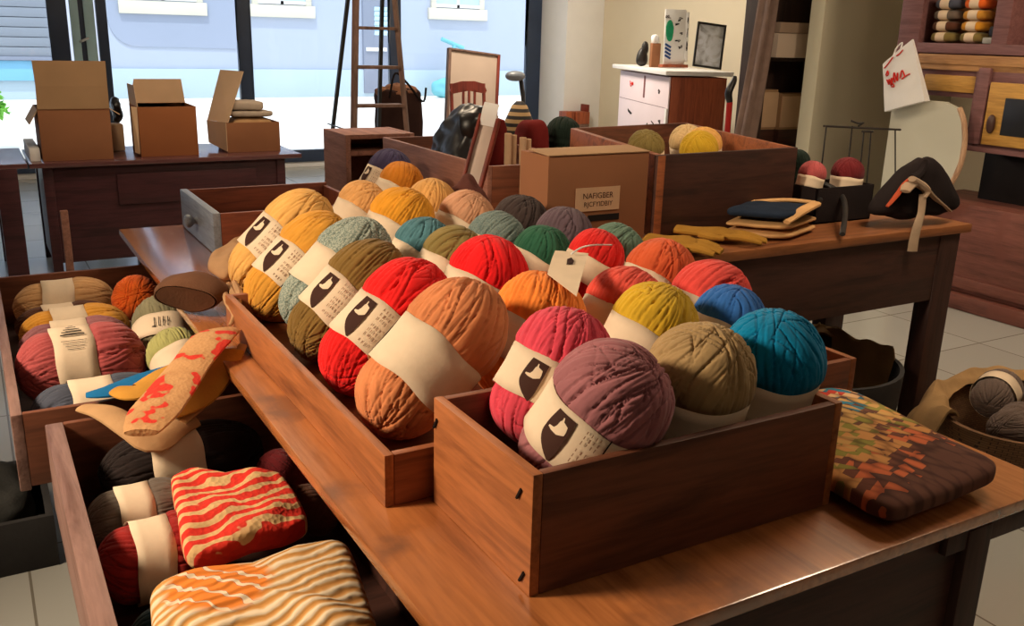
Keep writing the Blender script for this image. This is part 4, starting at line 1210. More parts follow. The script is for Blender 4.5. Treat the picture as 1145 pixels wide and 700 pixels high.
flap(c1, (.80, 6.96, 1.07), (.80, 6.57, 1.07), (.86, 6.57, 1.03), (.86, 6.96, 1.03), CARD2)
c2 = thing('cardboard_box', 'orange brown cardboard box with pale raised flap, middle of window desk', 'cardboard box', (1.15, 6.75, .751), 0, CG)
carton(c2, .975, 1.345, 6.60, 6.95, .751, 1.075, plain('carton_orange', srgb(150, 92, 56), .85, .05, 5, .05, .2))
flap(c2, (.98, 6.95, 1.075), (1.345, 6.95, 1.075), (1.33, 6.96, 1.235), (1.02, 6.96, 1.235), CARD2)
flap(c2, (.975, 6.60, 1.075), (.975, 6.94, 1.075), (.965, 6.90, 1.21), (.965, 6.62, 1.21), CARD2)
flap(c2, (.972, 6.60, 1.075), (.935, 6.60, 1.08), (.94, 6.62, .78), (.968, 6.602, .77), CARD2)
bl = thing('black_pouch', 'black pouch lying between the two left cardboard boxes', 'pouch', (.90, 7.0, .75))
MB().bx(.84, .93, 6.975, 7.11, .751, .93, .006).build('carton', CARD2, bl)
MB().blob((.902, 7.04, 1.02), (.034, .07, .08), .8, .8, None, .015, 14, 2).build('pouch', BLACK, bl)
c3 = thing('cardboard_box', 'low open cardboard box with tilted flap and folded cloth, right on desk', 'cardboard box', (1.73, 6.75, .751), 0, CG)
carton(c3, 1.555, 1.925, 6.66, 6.95, .751, .955, CARDD)
flap(c3, (1.562, 6.655, .957), (1.478, 6.90, .957), (1.60, 6.95, 1.30), (1.70, 6.70, 1.30), CARD2)
flap(c3, (1.553, 6.656, .956), (1.478, 6.90, .956), (1.482, 6.90, .80), (1.553, 6.656, .76), CARD2)
fc = thing('folded_cloth', 'grey beige folded cloth sticking out of the low cardboard box', 'cloth', (1.75, 6.8, .85))
C_GREI = cloth('cloth_greige', srgb(176, 160, 144))
fold([(1.60, 6.69), (1.895, 6.69), (1.895, 6.92), (1.60, 6.92)], .80, .985, .5, .3, .006, 2).build('lower_fold', C_BEIGE, fc)
fold([(1.595, 6.69), (1.90, 6.69), (1.89, 6.92), (1.61, 6.92)], .985, 1.03, .5, .25, .010, 6).build('middle_fold', C_GREI, fc)
fold([(1.60, 6.70), (1.84, 6.70), (1.82, 6.91), (1.61, 6.91)], 1.03, 1.095, .45, .3, .016, 9).build('upper_fold', C_GREI, fc)
wp = thing('paper_stack', 'stack of white paper at the left end of window desk', 'paper', (.32, 7.0, .751))
MB().bx(.315, .375, 6.58, 7.18, .751, .83, .003).build('sheets', PAPERW, wp)

# ------------------------------------------------------------------ step ladder
ld = thing('step_ladder', 'brown wooden step ladder in front of the window', 'ladder', (2.62, 6.7, 0))
def lerpv(a, b, t): return Vector(a)*(1-t)+Vector(b)*t
LA, LB = Vector((2.33, 6.35, 0)), Vector((2.53, 6.65, 2.25))
RA, RB = Vector((2.86, 6.35, 0)), Vector((2.77, 6.65, 2.25))
for a, b in ((LA, LB), (RA, RB)): MB().tube([a, b], .026, 4, True, .6).build('rail', W_LADD, ld)
for a, b in (((2.36, 7.15, 0), (2.54, 6.72, 2.2)), ((2.84, 7.15, 0), (2.76, 6.72, 2.2))): MB().tube([a, b], .018, 4).build('rear_leg', BLACKM, ld)
for k in range(7):
    t = (.26+.27*k)/2.25
    a, b = lerpv(LA, LB, t), lerpv(RA, RB, t)
    MB().box(((a.x+b.x)/2, a.y+.03, a.z), (b.x-a.x-.02, .11, .022), None, .003).build('tread', W_LADD, ld)
MB().bx(2.47, 2.83, 6.55, 6.80, 2.25, 2.28, .004).build('top_platform', W_LADD, ld)
MB().tube([(2.38, 6.6, .9), (2.40, 7.0, .9)], .006, 6).build('spreader', BLACKM, ld)

# ------------------------------------------------------------------ open shelf cabinet, tote bag on a stool
so_ = thing('low_shelf', 'low pinkish wooden open shelf unit left of the crates', 'shelf', (1.85, 4.85, 0))
for x in (1.70, 2.06): MB().bx(x-.014, x+.014, 4.65, 5.0, 0, 1.075, .003).build('side_panel', W_PINK, so_)
for z in (.03, .36, .68, .975, 1.062): MB().bx(1.714, 2.046, 4.66 if z > 1 else 4.67, 5.0, z-.012, z+.012, .003).build('shelf', W_PINK, so_)
MB().bx(1.714, 2.046, 4.985, 5.0, .0, 1.06, .002).build('back_panel', W_PINK, so_)
sl = thing('wooden_stool', 'wooden stool under the brown tote bag by the ladder', 'stool', (3.07, 7.2, 0))
MB().lathe([(0, .55), (.15, .55), (.16, .56), (.16, .585), (.15, .595), (0, .595)], 28, (3.07, 7.2, 0)).build('seat', W_LADD, sl)
for k in range(4):
    a = PI/4+PI/2*k
    MB().tube([(3.07+.19*math.cos(a), 7.2+.19*math.sin(a), 0), (3.07+.11*math.cos(a), 7.2+.11*math.sin(a), .56)], [.016, .02], 10).build('leg', W_LADD, sl)
tt = thing('tote_bag', 'dark brown tote bag with thin handles standing beside the ladder', 'bag', (3.07, 7.2, .597))
MB().blob((3.07, 7.2, .885), (.19, .10, .265), .35, .4, None, .025, 7, 3).build('bag_body', C_DARKB, tt)
MB().blob((3.06, 7.2, 1.11), (.17, .09, .06), .8, .6, None, .03, 12, 6).build('paper_filling', cloth('cloth_kraft', srgb(150, 104, 78)), tt)
MB().tube(resample([(2.95, 7.10, 1.08), (3.0, 7.1, 1.27), (3.10, 7.1, 1.2), (3.24, 7.1, 1.05), (3.27, 7.1, 1.16)], 24), .009, 8).build('handle', BLACKC, tt)

# ------------------------------------------------------------------ panel, chair, lamp, striped basket near the door
pn = thing('leaning_panel', 'beige board with brown edges leaning behind the red chair', 'board', (4.65, 8.95, 0))
ang = R(-9)
mtp = Matrix.Rotation(R(-8), 3, 'X') @ Matrix.Rotation(R(6), 3, 'Y')
MB().box((4.66, 8.98, .71), (.56, .03, 1.38), mtp, .003).build('board', plain('panel_beige', srgb(176, 156, 140), .8, .05, 3, .08, .2), pn)
for sx in (-.29, .29):
    c = Vector((4.66, 8.98, .71)) + mtp @ Vector((sx, -.005, 0))
    MB().box(c, (.03, .06, 1.4), mtp, .003).build('edge', W_LADD if sx < 0 else W_RED, pn)
c = Vector((4.66, 8.98, .71)) + mtp @ Vector((0, -.005, .70)); MB().box(c, (.61, .06, .02), mtp, .003).build('edge', W_LADD, pn)
ch = thing('wooden_chair', 'red brown wooden chair with slatted back before the beige board', 'chair', (4.47, 8.55, 0))
MB().bx(4.26, 4.68, 8.25, 8.66, .43, .46, .01).build('seat', W_RED, ch)
for x in (4.285, 4.655): MB().tube([(x, 8.64, 0), (x, 8.64, .45), (x, 8.70, 1.10)], [.02, .022, .018], 8).build('leg', W_RED, ch)
for x in (4.285, 4.655): MB().tube([(x, 8.28, 0), (x, 8.28, .43)], [.016, .022], 8).build('leg', W_RED, ch)
tr = MB(); tr.prism([(4.26, 1.03), (4.30, 1.10), (4.40, 1.125), (4.54, 1.125), (4.64, 1.10), (4.68, 1.03), (4.66, 1.00), (4.47, 1.03), (4.28, 1.00)], .03, Matrix.Translation((0, 8.70, 0)) @ Matrix.Rotation(PI/2, 4, 'X')); tr.build('top_rail', W_RED, ch)
MB().bx(4.29, 4.65, 8.655, 8.68, .76, .81, .005).build('back_rail', W_RED, ch)
for k in range(3): MB().bx(4.40+.065*k, 4.425+.065*k, 8.67, 8.685, .80, 1.04, .003).build('slat', W_RED, ch)
lm = thing('desk_lamp', 'black bent stem lamp with grey rounded head beside the door jamb', 'lamp', (4.88, 8.3, 0))
MB().tube(resample([(4.88, 8.3, .0), (4.885, 8.3, .7), (4.87, 8.25, .94), (4.82, 8.2, 1.08), (4.80, 8.2, 1.2)], 24), .022, 10).build('stem', BLACK, lm)
MB().lathe([(0, 0), (.12, 0), (.13, .012), (.12, .02), (0, .022)], 24, (4.88, 8.3, 0)).build('base', BLACK, lm)
MB().blob((4.74, 8.2, 1.2), (.10, .07, .05), .9, .9, R(-10)).build('head', plain('lamp_grey', srgb(110, 114, 120), .35, .05, 5, 0, .5), lm)
def stripes_mat():
    m, nt, b = newmat('basket_stripes')
    w_ = N(nt, 'ShaderNodeTexWave', Scale=5.0, Distortion=.6); w_.bands_direction = 'Z'
    nt.links.new(coord(nt), w_.inputs['Vector'])
    nt.links.new(ramp(nt, w_.outputs['Fac'], [(.4, srgb(38, 30, 26)), (.55, srgb(176, 140, 92))]), b.inputs['Base Color'])
    b.inputs['Roughness'].default_value = .8
    return m
sk = thing('striped_basket', 'striped tan and black basket beside the lamp near the door', 'basket', (4.55, 7.3, 0))
MB().lathe([(.0, 0), (.13, 0), (.16, .1), (.17, .5), (.15, .8), (.07, .98), (.03, 1.02), (0, 1.02)], 36, (4.33, 7.4, 0)).build('basket_wall', stripes_mat(), sk)

# ------------------------------------------------------------------ white cabinet with drawings and what stands on it
P = Vector((5.57, 6.84, 0)); d1 = Vector((.34, .94, 0)).normalized(); d2 = Vector((.94, -.34, 0)).normalized()
mcab = Matrix((d2, d1, (0, 0, 1))).transposed()          # local x -> right, y -> deeper
def cbx(a, b, y0, y1, z0, z1, bev=.003): 
    c = P + mcab @ Vector(((a+b)/2, (y0+y1)/2, (z0+z1)/2))
    return MB().box(c, (abs(b-a), abs(y1-y0), abs(z1-z0)), mcab, bev)
wc = thing('white_cabinet', 'white cabinet with small drawings and terracotta end under the picture frame', 'cabinet', P)
cbx(0, .012, .0, 1.58, .02, 1.26).build('white_side', plain('cabinet_lilac_white', srgb(224, 208, 214), .6, .03, 3, .03, .3), wc)
cbx(.012, .55, .02, 1.58, .02, 1.26).build('carcass', W_TERRA, wc)
cbx(.02, .55, .0, .02, .02, 1.26).build('terracotta_end', W_TERRA, wc)
cbx(-.05, .60, -.03, 1.74, 1.275, 1.315, .008).build('worktop', WHITEP, wc)
cbx(-.018, -.002, -.02, .03, .02, .98).build('loose_strip', WHITEP, wc)
def side_rect(y0, y1, z0, z1, name, mat, dx=.002): 
    return cbx(-dx, .0, y0, y1, z0, z1, 0).build(name, mat, wc)
side_rect(.70, .75, 1.03, 1.24, 'handle_slot', W_RED)
for z in (.98, 1.258): side_rect(.02, 1.56, z-.003, z+.003, 'door_gap', plain('gap_grey', srgb(150, 130, 136), .8, .05, 5, 0, .2), .0012)
random.seed(11)
def scribble(c, w_, h_, n, mat, name, parent, mx, r=.003):
    pts = [c + mx @ Vector((random.uniform(-w_, w_), 0, random.uniform(-h_, h_))) for _ in range(n)]
    return MB().tube(resample(pts, n*4), r, 5).build(name, mat, parent)
sidem = Matrix((d1, d2, (0, 0, 1))).transposed()
for y, z, w_, h_, mt2 in ((1.15, 1.14, .06, .03, INKR), (.28, 1.12, .04, .02, INK), (1.15, .86, .07, .025, INK), (.35, .80, .10, .06, INK), (.2, .84, .03, .02, INK), (.55, .74, .03, .08, INK), (1.2, .69, .06, .01, INK)):
    scribble(P + d1*y + Vector((0, 0, z)) - d2*.003, w_, h_, 9, mt2, 'drawing', wc, sidem, .0035)
# picture frame
TOPZ = 1.316
pf = thing('picture_frame', 'dark framed grey drawing propped on the white cabinet', 'picture frame', P + d2*.35 + Vector((0, 0, TOPZ)))
pm_ = Matrix.Rotation(R(-22), 3, 'Z') @ Matrix.Rotation(R(-10), 3, 'X') @ Matrix.Rotation(R(6), 3, 'Y')
pc = P + d1*.30 + d2*.47; W2, H2 = .14, .205
pc.z = TOPZ + H2*math.cos(R(10)) + .022
def pbx(a, b, z0, z1, y0=-.01, y1=.01): 
    return MB().box(pc + pm_ @ Vector(((a+b)/2, (y0+y1)/2, (z0+z1)/2)), (b-a, y1-y0, z1-z0), pm_, .002)
for a, b, z0, z1 in ((-W2, -W2+.018, -H2, H2), (W2-.018, W2, -H2, H2), (-W2+.018, W2-.018, -H2, -H2+.018), (-W2+.018, W2-.018, H2-.018, H2)):
    pbx(a, b, z0, z1).build('frame_bar', BLACKM, pf)
def art():
    m, nt, b = newmat('grey_sketch')
    n = N(nt, 'ShaderNodeTexNoise', Scale=9.0, Detail=5.0, Distortion=1.0)
    nt.links.new(coord(nt), n.inputs['Vector'])
    nt.links.new(ramp(nt, n.outputs['Fac'], [(.35, srgb(150, 150, 154)), (.5, srgb(206, 208, 214)), (.6, srgb(226, 230, 240))]), b.inputs['Base Color'])
    b.inputs['Roughness'].default_value = .3
    return m
pbx(-W2+.018, W2-.018, -H2+.018, H2-.018, 0, .006).build('drawing', art(), pf)
# upright board with green and blue prints
wb2 = thing('printed_board', 'white upright board with green and blue prints and black writing', 'board', P + d2*.2 + Vector((0, 0, TOPZ)))
bm2 = Matrix.Rotation(R(-14), 3, 'Z') @ Matrix.Rotation(R(-4), 3, 'X')
bc = P + d1*.75 + d2*.29; bc.z = TOPZ + .036 + .245
def wbx(a, b, z0, z1, y0, y1, bev=.001): return MB().box(bc + bm2 @ Vector(((a+b)/2, (y0+y1)/2, (z0+z1)/2)), (b-a, y1-y0, z1-z0), bm2, bev)
wbx(-.115, .105, -.245, .27, 0, .012).build('board', WHITEP, wb2)
wbx(.108, .14, -.22, .25, 0, .03).build('spine', PAPERW, wb2)
wbx(-.14, .13, -.275, -.247, -.04, .06).build('plinth', W_TERRA, wb2)
MB().blob(bc + bm2 @ Vector((-.065, -.003, .07)), (.04, .003, .10), 1, 1, bm2, .006, 20, 3).build('green_print', INKG, wb2)
for k in range(4):
    c = bc + bm2 @ Vector((-.075, -.002, -.07-.035*k)); MB().box(c, (.07, .003, .02), bm2 @ Matrix.Rotation(R(28), 3, 'Y'), .0005).build('blue_stripe', INKB, wb2)
for a, z in ((-.085, .2), (.04, .18), (.02, .12), (.05, .04), (.02, -.03), (.06, -.08), (.124, .16), (.124, .05), (.124, -.06)):
    scribble(bc + bm2 @ Vector((a, -.004, z)), .03 if a < .1 else .006, .02 if a < .1 else .05, 7, INK, 'writing', wb2, bm2, .0028)
# bottle and kraft parcel
kp = thing('kraft_parcel', 'brown kraft parcel with white top left of the printed board', 'parcel', P + d2*.1 + Vector((0, 0, TOPZ)))
kc = P + d1*.92 + d2*.15
MB().box((kc.x, kc.y, TOPZ+.115), (.09, .07, .23), R(-20), .006).build('parcel', CARDD, kp)
MB().blob((kc.x-.01, kc.y, TOPZ+.265), (.04, .035, .045), .7, .7, None, .006, 20, 2).build('paper_top', PAPERW, kp)
bo = thing('black_bottle', 'small black bottle shape at the left end of white worktop', 'bottle', P + Vector((0, 0, TOPZ)))
kc = P + d1*1.02 + d2*.05
MB().blob((kc.x, kc.y, TOPZ+.094), (.062, .04, .09), .9, .9, None, .0, 5, 1, lambda p: (p.x*(1-.35*p.z/.09), p.y, p.z)).build('body', BLACKM, bo)
MB().blob((kc.x+.03, kc.y, TOPZ+.175), (.036, .03, .07), .9, .9).build('neck', BLACKM, bo)
# small terracotta boxes by the wall
for k, (lab, c0, c1) in enumerate((('small terracotta box on a dark stand, left of two by the wall', (6.656, 10.2, 0.503), (6.784, 10.2, 0.659)), ('small terracotta box with raised side, right of two by the wall', (6.807, 10.2, 0.5), (7.021, 10.2, 0.655)))):
    tb2 = thing('terracotta_box', lab, 'box', (c0[0], 10.2, 0), 0, 'terracotta boxes by the wall')
    MB().bx(c0[0], c1[0]-.005, 10.18, 10.36, c0[2], c1[2], .006).build('box', W_TERRA, tb2)
    MB().bx(c0[0], c1[0]-.005, 10.18, 10.36, 0, c0[2]-.002, .006).build('stand', W_LADD, tb2)
    if k: MB().bx(c1[0]-.04, c1[0]-.008, 10.19, 10.35, c1[2]+.001, c1[2]+.09, .004).build('raised_side', W_RED, tb2)

# ------------------------------------------------------------------ shelf unit, curtain, umbrella
su = thing('storage_shelf', 'dark storage shelf beside the pier with cartons on it', 'shelf', (5.75, 5.8, 0))
W_SH = wood('wood_shelf_dark', srgb(54, 34, 28), srgb(34, 22, 19), 'z', rough=.7)
for x in (5.51, 6.2): MB().bx(x-.02, x+.02, 5.6, 5.86, 0, 2.3, .003).build('upright', W_SH, su)
MB().bx(5.52, 6.18, 5.845, 5.86, 0, 2.3, .002).build('back_panel', W_SH, su)
for z in (.12, .745, 1.46, 2.28): MB().bx(5.53, 6.18, 5.62, 5.845, z-.015, z+.015, .003).build('shelf_board', W_SH, su)
SHG = 'cartons on the storage shelf'
wb3 = thing('storage_box', 'white lidded box on the upper storage shelf', 'box', (5.8, 5.8, 1.476), 0, SHG)
MB().bx(5.535, 6.16, 5.52, 5.83, 1.476, 1.66, .004).build('box', plain('box_offwhite', srgb(206, 186, 166), .7, .03, 4, .03, .3), wb3)
MB().bx(5.532, 6.17, 5.505, 5.835, 1.662, 1.74, .004).build('lid', plain('box_lid', srgb(160, 136, 116), .7, .03, 4, .03, .3), wb3)
for lab, x0, x1, y0, z1 in (('tan flat carton standing left on the storage shelf', 5.54, 5.78, 5.70, 1.22), ('tan flat carton standing right on the storage shelf', 5.79, 6.15, 5.66, 1.19)):
    o = thing('flat_carton', lab, 'carton', (x0, y0, .762), 0, SHG)
    MB().bx(x0, x1, y0, y0+.12, .90, z1, .004).build('carton', CARD, o)
    MB().bx(x0-.004, x1, y0-.012, y0-.001, .92, z1-.02, .003).build('front_flap', CARD2, o)
    MB().bx(x0, x1, y0, y0+.12, .762, .90, .004).build('lower_band', W_DK, o)
cu = thing('hanging_coat', 'grey brown coat hanging at the left side of the storage shelf', 'coat', (5.3, 5.6, 0))
rows_ = []
for k in range(26):
    t = k/25; z = 2.2 - 1.55*t
    cx_ = 5.385 - .13*t**1.5; wv = .055 + .03*t
    rows_.append([(cx_ + wv*math.cos(a)*(1+.22*math.sin(5*a+t*2)), 5.50 + .07*math.sin(a)*(1+.22*math.sin(5*a+t*2)), z) for a in [2*PI*j/40 for j in range(40)]])
mb = MB(); V = mb.grid(rows_, False, True); mb.bm.faces.new(V[-1]); mb.bm.faces.new(list(reversed(V[0])))
mb.build('coat_body', cloth('coat_grey', srgb(134, 112, 102)), cu)
MB().tube([(5.385, 5.50, 2.2), (5.40, 5.53, 2.30), (5.47, 5.585, 2.29)], .008, 6).build('hanger_hook', BLACKM, cu)
um = thing('folded_umbrella', 'folded umbrella with black grip and red shaft beside the coat', 'umbrella', (5.2, 5.4, 0))
c = Vector((5.024, 5.44, 1.149))
MB().tube([(c.x+.02, 5.44, 0), (c.x, 5.44, c.z)], [.02, .024], 10).build('red_shaft', plain('umbrella_red', srgb(176, 36, 32), .6, .1, 8, .05, .3), um)
MB().tube(resample([(c.x, 5.44, c.z), (c.x-.02, 5.44, c.z+.07), (c.x+.02, 5.44, c.z+.15), (c.x+.03, 5.44, c.z+.19)], 14), lerp_list([.024, .03, .025, .012], 14), 10).build('grip', BLACK, um)
# ------------------------------------------------------------------ dresser on the right wall
DX = 5.34
dr = thing('mauve_dresser', 'tall mauve painted dresser with ochre drawers on a brown base', 'dresser', (DX, 3.5, 0))
# brown base cabinet
W_BASE = wood('wood_base_brown', srgb(128, 78, 66), srgb(92, 52, 44), 'y', rough=.5, wear=srgb(120, 70, 58))
MB().bx(DX, 5.9, 1.4, 4.0, .10, .66, .02).build('base_cabinet', W_BASE, dr)
MB().bx(DX-.05, 5.9, 1.36, 4.04, 0, .10, .015).build('base_plinth', W_BASE, dr)
MB().bx(DX-.015, DX+.01, 1.38, 4.02, .13, .20, .008).build('base_moulding', W_BASE, dr)
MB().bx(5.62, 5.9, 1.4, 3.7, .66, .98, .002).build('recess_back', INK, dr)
# upper shelf
for y0, y1, z0, z1 in ((4.12, 4.26, 1.30, 2.5), (3.50, 3.60, 1.60, 2.5)):
    MB().bx(DX, 5.75, y0 if y0 < 4 else 4.20, y1, z0 if y0 > 4 else 1.6, z1, .004).build('upright', W_MAUVE, dr)
MB().bx(DX-.004, DX+.05, 4.10, 4.255, 1.55, 2.5, .006).build('stile', W_MAUVE, dr)
MB().bx(5.73, 5.75, 1.6, 4.2, 1.3, 2.5, .002).build('back_panel', W_TAN, dr)
MB().bx(DX-.004, 5.75, 1.6, 4.22, 1.555, 1.615, .004).build('shelf_board', W_MAUVE, dr)
MB().bx(DX-.008, DX+.01, 1.6, 4.08, 1.49, 1.548, .003).build('tan_rail', W_TAN, dr)
MB().bx(DX, DX+.02, 1.6, 4.1, 1.455, 1.49, .003).build('tan_rail', W_TAN, dr)
MB().bx(DX+.02, 5.75, 3.62, 4.12, 1.295, 1.555, .004).build('drawer_case', W_MAUVE, dr)
MB().bx(DX, DX+.03, 3.655, 4.02, 1.325, 1.425, .01).build('ochre_drawer', W_OCHRE, dr)
MB().bx(DX, 5.75, 1.6, 3.66, .985, 1.49, .006).build('lower_case', W_MAUVE, dr)
MB().bx(DX-.03, DX, 3.55, 3.63, 1.03, 1.48, .012).build('stile', W_MAUVE, dr)
MB().bx(DX-.02, DX, 1.6, 3.66, .985, 1.02, .008).build('bottom_moulding', W_MAUVE, dr)
dd = MB().bx(DX-.035, DX-.003, 2.9, 3.535, 1.035, 1.40, .008).build('ochre_door', W_OCHRE, dr)
MB().bx(DX-.0385, DX-.0345, 2.95, 3.42, 1.10, 1.315, .002).build('dark_window', BLACK, dd)
MB().blob((DX-.05, 3.478, 1.16), (.018, .026, .055), .9, .9).build('handle', plain('handle_brown', srgb(66, 40, 32), .4, .1, 8, .02, .5), dd)
# skeins stacked on the shelf
def shelf_skein(label, c, y, z, group, w_=.17, h=.062):
    o = thing('shelf_skein', label, 'yarn skein', (5.45, y, z), 0, group)
    MB().blob((5.47, y, z+h/2), (.075, w_/2, h/2), .6, .7, None, .003, 30, int(z*100) % 17, None, 28, 14).build('yarn_body', YC[c], o)
    mb = MB()
    n_ = 20
    mb.grid([[(5.47+.078*math.copysign(abs(math.cos(a))**.7, math.cos(a)), yy, z+h/2+(h/2+.002)*math.copysign(abs(math.sin(a))**.6, math.sin(a))) for a in [2*PI*k/n_ for k in range(n_)]] for yy in (y-w_*.22, y+w_*.16)], False, True)
    mb.build('paper_band', PAPER, o)
ords = ('lowest', 'second', 'third', 'fourth', 'topmost visible')
for k, (c, nm) in enumerate((('drab', 'drab olive'), ('brown', 'brown'), ('grey', 'grey beige'), ('steel', 'dark steel grey'), ('greysage', 'grey green'))):
    shelf_skein('%s banded yarn skein, %s of the left stack in dresser' % (nm, ords[k]), c, 4.0, 1.6205+.0665*k, 'yarn skeins on the dresser shelf')
for k, (c, nm) in enumerate((('drab', 'olive yellow'), ('honey', 'golden yellow'), ('gold', 'yellow'), ('rust', 'orange'), ('scarlet', 'red orange'))):
    shelf_skein('%s banded yarn skein, %s of the right stack in dresser' % (nm, ords[k]), c, 3.795, 1.6205+.0665*k, 'yarn skeins on the dresser shelf')
gb = thing('small_gadget', 'small black and silver gadget on the dresser shelf', 'gadget', (5.45, 3.64, 1.617))
MB().bx(5.42, 5.50, 3.61, 3.68, 1.659, 1.72, .012).build('body', BLACK, gb)
MB().bx(5.40, 5.52, 3.605, 3.70, 1.6175, 1.655, .008).build('silver_base', plain('silver_grey', srgb(176, 176, 168), .4, .05, 6, 0, .5), gb)
# paper bag hanging at the dresser end
pg = thing('paper_bag', 'white paper bag with red handwriting hanging at the dresser end', 'bag', (5.28, 4.2, 1.1))
q = [Vector((5.12, 4.109, 1.183)), Vector((5.12, 3.825, 1.271)), Vector((5.12, 3.979, 1.632)), Vector((5.12, 4.173, 1.475)), ]
def bagpt(u, v, d): 
    p = q[0]*(1-u)*(1-v)+q[1]*u*(1-v)+q[2]*u*v+q[3]*(1-u)*v
    return p + Vector((d - .018*math.sin(PI*u)*(1-v*.6) + .006*mnoise.noise(Vector((u*4, v*4, 1))), 0, 0))
mb = MB(); n_ = 14
F1 = mb.grid([[bagpt(i/n_, j/n_, 0) for j in range(n_+1)] for i in range(n_+1)])
F2 = mb.grid([[bagpt(i/n_, j/n_, .05*(1-.7*j/n_)) for j in range(n_+1)] for i in range(n_+1)])
ring = [(i, 0) for i in range(n_)] + [(n_, j) for j in range(n_)] + [(i, n_) for i in range(n_, 0, -1)] + [(0, j) for j in range(n_, 0, -1)]
for k in range(len(ring)):
    a, b = ring[k], ring[(k+1) % len(ring)]
    mb.bm.faces.new((F1[a[0]][a[1]], F1[b[0]][b[1]], F2[b[0]][b[1]], F2[a[0]][a[1]]))
mb.build('bag_body', PAPERW, pg)
def wr(pts, r=.0045): MB().tube(resample([bagpt(u, v, -.006) for u, v in pts], len(pts)*4), r, 5).build('red_writing', INKR, pg)
for pts in ([(.08, .88), (.2, .9), (.38, .96)], [(.5, .93), (.6, .92), (.72, .94)], [(.12, .72), (.18, .78), (.2, .70), (.13, .70)], [(.14, .62), (.2, .5), (.22, .6), (.28, .48), (.3, .6), (.26, .46), (.36, .58), (.38, .48)],
            [(.36, .55), (.4, .66), (.44, .5), (.5, .62), (.46, .48)], [(.54, .5), (.62, .62), (.66, .5), (.58, .48), (.72, .5), (.8, .5)], [(.3, .5), (.34, .42), (.26, .44)]): wr(pts)
MB().tube(resample([bagpt(.35, 1.0, .01), bagpt(.4, 1.12, .03), bagpt(.55, 1.15, .05), bagpt(.62, 1.0, .01)], 14), .005, 6).build('hanging_loop', PAPERW, pg)
# cream panel with a rounded end standing behind the counter
rd = thing('rounded_panel', 'cream panel with rounded wood-edged end standing under the dresser drawers', 'panel', (5.2, 4.4, 0))
edge_ = [(3.74, 1.27), (3.655, 1.24), (3.61, 1.16), (3.585, 1.05), (3.585, .93), (3.615, .82), (3.68, .72), (3.78, .63), (3.88, .52), (3.93, .35), (3.95, 0)]
rmx = Matrix(((0, 0, 1, 5.20), (1, 0, 0, 0), (0, 1, 0, 0), (0, 0, 0, 1)))
MB().prism([(4.12, 0), (4.12, 1.27)] + edge_, .03, rmx).build('panel', plain('panel_cream', srgb(196, 194, 178), .8, .03, 2, .04, .2), rd)
MB().tube(resample([(5.215, y-.006, z) for y, z in edge_[1:]], 40), .018, 8).build('wood_edge', W_PALE, rd)

# ------------------------------------------------------------------ sacks and baskets on the floor
def sack(name, label, cx_, cy_, rx, ry, h, mat_in, lining=True, seed=1):
    o = thing(name, label, 'basket', (cx_, cy_, 0))
    prof = [(.0, 0), (.85, 0), (.93, .04), (1.0, .5), (1.02, 1.0), (.97, 1.0), (.94, .5), (.86, .06), (0, .05)]
    mb = MB(); mb.lathe([(r_, z*h) for r_, z in prof], 48, (0, 0, 0))
    for v in mb.bm.verts: v.co = Vector((cx_+v.co.x*rx, cy_+v.co.y*ry, v.co.z))
    mb.build('basket_wall', mat_in, o)
    return o
def wicker():
    m, nt, b = newmat('wicker_brown')
    br = N(nt, 'ShaderNodeTexBrick'); br.inputs['Scale'].default_value = 28.0
    br.inputs['Color1'].default_value = srgb(132, 96, 62); br.inputs['Color2'].default_value = srgb(112, 78, 50); br.inputs['Mortar'].default_value = srgb(60, 40, 28)
    nt.links.new(coord(nt, (1, 1, 1), rot=(R(90), 0, 0)), br.inputs['Vector'])
    nt.links.new(br.outputs['Color'], b.inputs['Base Color']); bump(nt, b, br.outputs['Fac'], -.5, .01)
    b.inputs['Roughness'].default_value = .8
    return m
k1 = sack('felt_basket', 'dark grey basket lined with beige cloth under the counter end', 3.02, 2.62, .37, .36, .30, DGREY)
def lining(cx_, cy_, rx, ry, h, a0, a1, seed, drop=.16, spread=.22, xm=9, ym=9):
    P = []
    na, nr = 60, 16
    for i in range(na):
        a = a0 + (a1-a0)*i/(na-1); row = []
        for j in range(nr):
            t = j/(nr-1)
            rr = .93 + spread*t + .05*mnoise.noise(Vector((a*2.2, t*3, seed)))
            z = h + .035*math.sin(PI*min(1, t*1.6)) - drop*max(0, t-.35)**1.2*1.6 + .03*mnoise.noise(Vector((a*4, t*4, seed+5)))
            row.append(Vector((cx_ + rx*rr*math.cos(a), cy_ + ry*rr*math.sin(a), max(z, .015))))
        P.append(row)
    for row in P:
        for p in row: p.x, p.y = (min(p.x, xm), min(p.y, ym))
    mb = MB()
    mb.grid(P)
    bm_ = mb.bm
    bmesh.ops.recalc_face_normals(bm_, faces=bm_.faces)
    bmesh.ops.solidify(bm_, geom=list(bm_.faces), thickness=.008)
    return mb
lining(3.02, 2.62, .37, .36, .31, R(-20), R(160), 2, .24, .85, 3.34, 2.88).build('cloth_lining', C_SACK, k1)
k2 = sack('wicker_basket', 'brown wicker basket with beige cloth and grey skeins right of the table', 3.42, 1.86, .40, .30, .27, wicker())
lining(3.42, 1.86, .40, .30, .28, R(-40), R(165), 7, .16, .50, 9, 2.315).build('cloth_lining', C_SACK, k2)
YC['slate'] = yarn('yarn_slate', srgb(104, 88, 80))
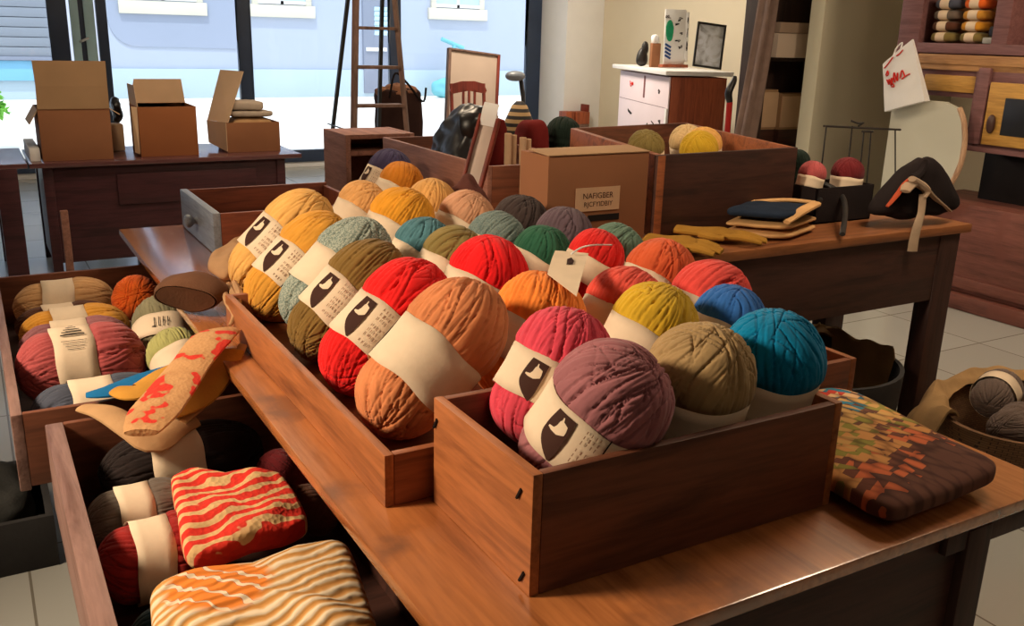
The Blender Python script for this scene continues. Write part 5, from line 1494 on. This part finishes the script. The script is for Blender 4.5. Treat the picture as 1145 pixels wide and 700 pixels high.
for lab, c, rz, bnd in (('grey yarn skein with white band on top of the wicker basket', (3.40, 2.0, .285), 20, True), ('grey yarn skein at the right of the wicker basket', (3.56, 1.86, .26), -30, False), ('grey yarn skein low at the front of the wicker basket', (3.26, 1.84, .25), 10, False)):
    skein(lab, YC['slate'], c, .085, 1.1, 30, 6 if bnd else 3, rz, band=bnd, group='grey skeins in the wicker basket')
ft = MB().bx(0, 0.001, 0, .001, 0, .001, 0); ft.bm.free()
gbx = thing('grey_storage_box', 'dark grey felt box on the tiles below the pulled-out drawers', 'box', (-.1, 3.1, 0))
carton(gbx, -.45, .085, 2.86, 3.32, .0, .17, DGREY, .02)
MB().blob((-.18, 3.09, .15), (.22, .19, .09), .7, .5, None, .02, 8, 4).build('grey_cloth', cloth('cloth_dark_grey', srgb(70, 70, 68)), gbx)

# ------------------------------------------------------------------ light
w = bpy.data.worlds.new('world'); scene.world = w
w.use_nodes = True
bg = w.node_tree.nodes['Background']
bg.inputs['Color'].default_value = (.82, .90, 1.0, 1)
bg.inputs['Strength'].default_value = 1.9
def area(name, loc, target, size, power, c):
    l = bpy.data.lights.new(name, 'AREA')
    l.shape = 'DISK'; l.size = size; l.energy = power; l.color = c
    o = bpy.data.objects.new(name, l); col.objects.link(o)
    o.location = loc
    o.rotation_euler = (Vector(target)-Vector(loc)).to_track_quat('-Z', 'Y').to_euler()
    return o
sun = bpy.data.lights.new('sun', 'SUN'); sun.energy = 3.6; sun.angle = R(2); sun.color = (1, .97, .92)
so = bpy.data.objects.new('sun', sun); col.objects.link(so)
so.rotation_euler = Vector((.3, .45, -1.2)).to_track_quat('-Z', 'Y').to_euler()
WARM = (1.0, .79, .56)
def spot(name, loc, target, power, c, cone, blend, soft):
    l = bpy.data.lights.new(name, 'SPOT')
    l.energy = power; l.color = c; l.spot_size = R(cone); l.spot_blend = blend; l.shadow_soft_size = soft
    o = bpy.data.objects.new(name, l); col.objects.link(o)
    o.location = loc
    o.rotation_euler = (Vector(target)-Vector(loc)).to_track_quat('-Z', 'Y').to_euler()
spot('ceiling_spot', (-2.0, 2.2, 2.6), (.95, 1.75, .8), 600, WARM, 74, .8, .35)
area('unseen_lamp', (1.2, -1.2, 3.2), (1.6, 1.0, .8), .9, 7, WARM)  # added soft fill from the front, lifts the shaded fronts
area('unseen_lamp', (.6, 4.9, 3.2), (1.0, 6.6, .8), .6, 24, WARM)  # added fill, brightens the boxes on the window desk
area('unseen_lamp', (3.1, 1.6, 3.2), (3.0, 1.6, .6), .7, 36, WARM)  # added fill over the dark right side
area('unseen_lamp', (1.9, 5.4, 3.2), (2.3, 4.2, .9), .8, 50, WARM)
area('unseen_lamp', (4.6, 8.0, 3.2), (5.6, 8.0, .9), .8, 130, (1, .86, .68))
area('unseen_lamp', (4.3, 1.8, 3.2), (5.6, 4.2, 1.2), .5, 40, WARM)
vs = scene.view_settings
vs.view_transform = 'Standard'; vs.look = 'None'; vs.gamma = 1; vs.use_curve_mapping = False
vs.exposure = 0
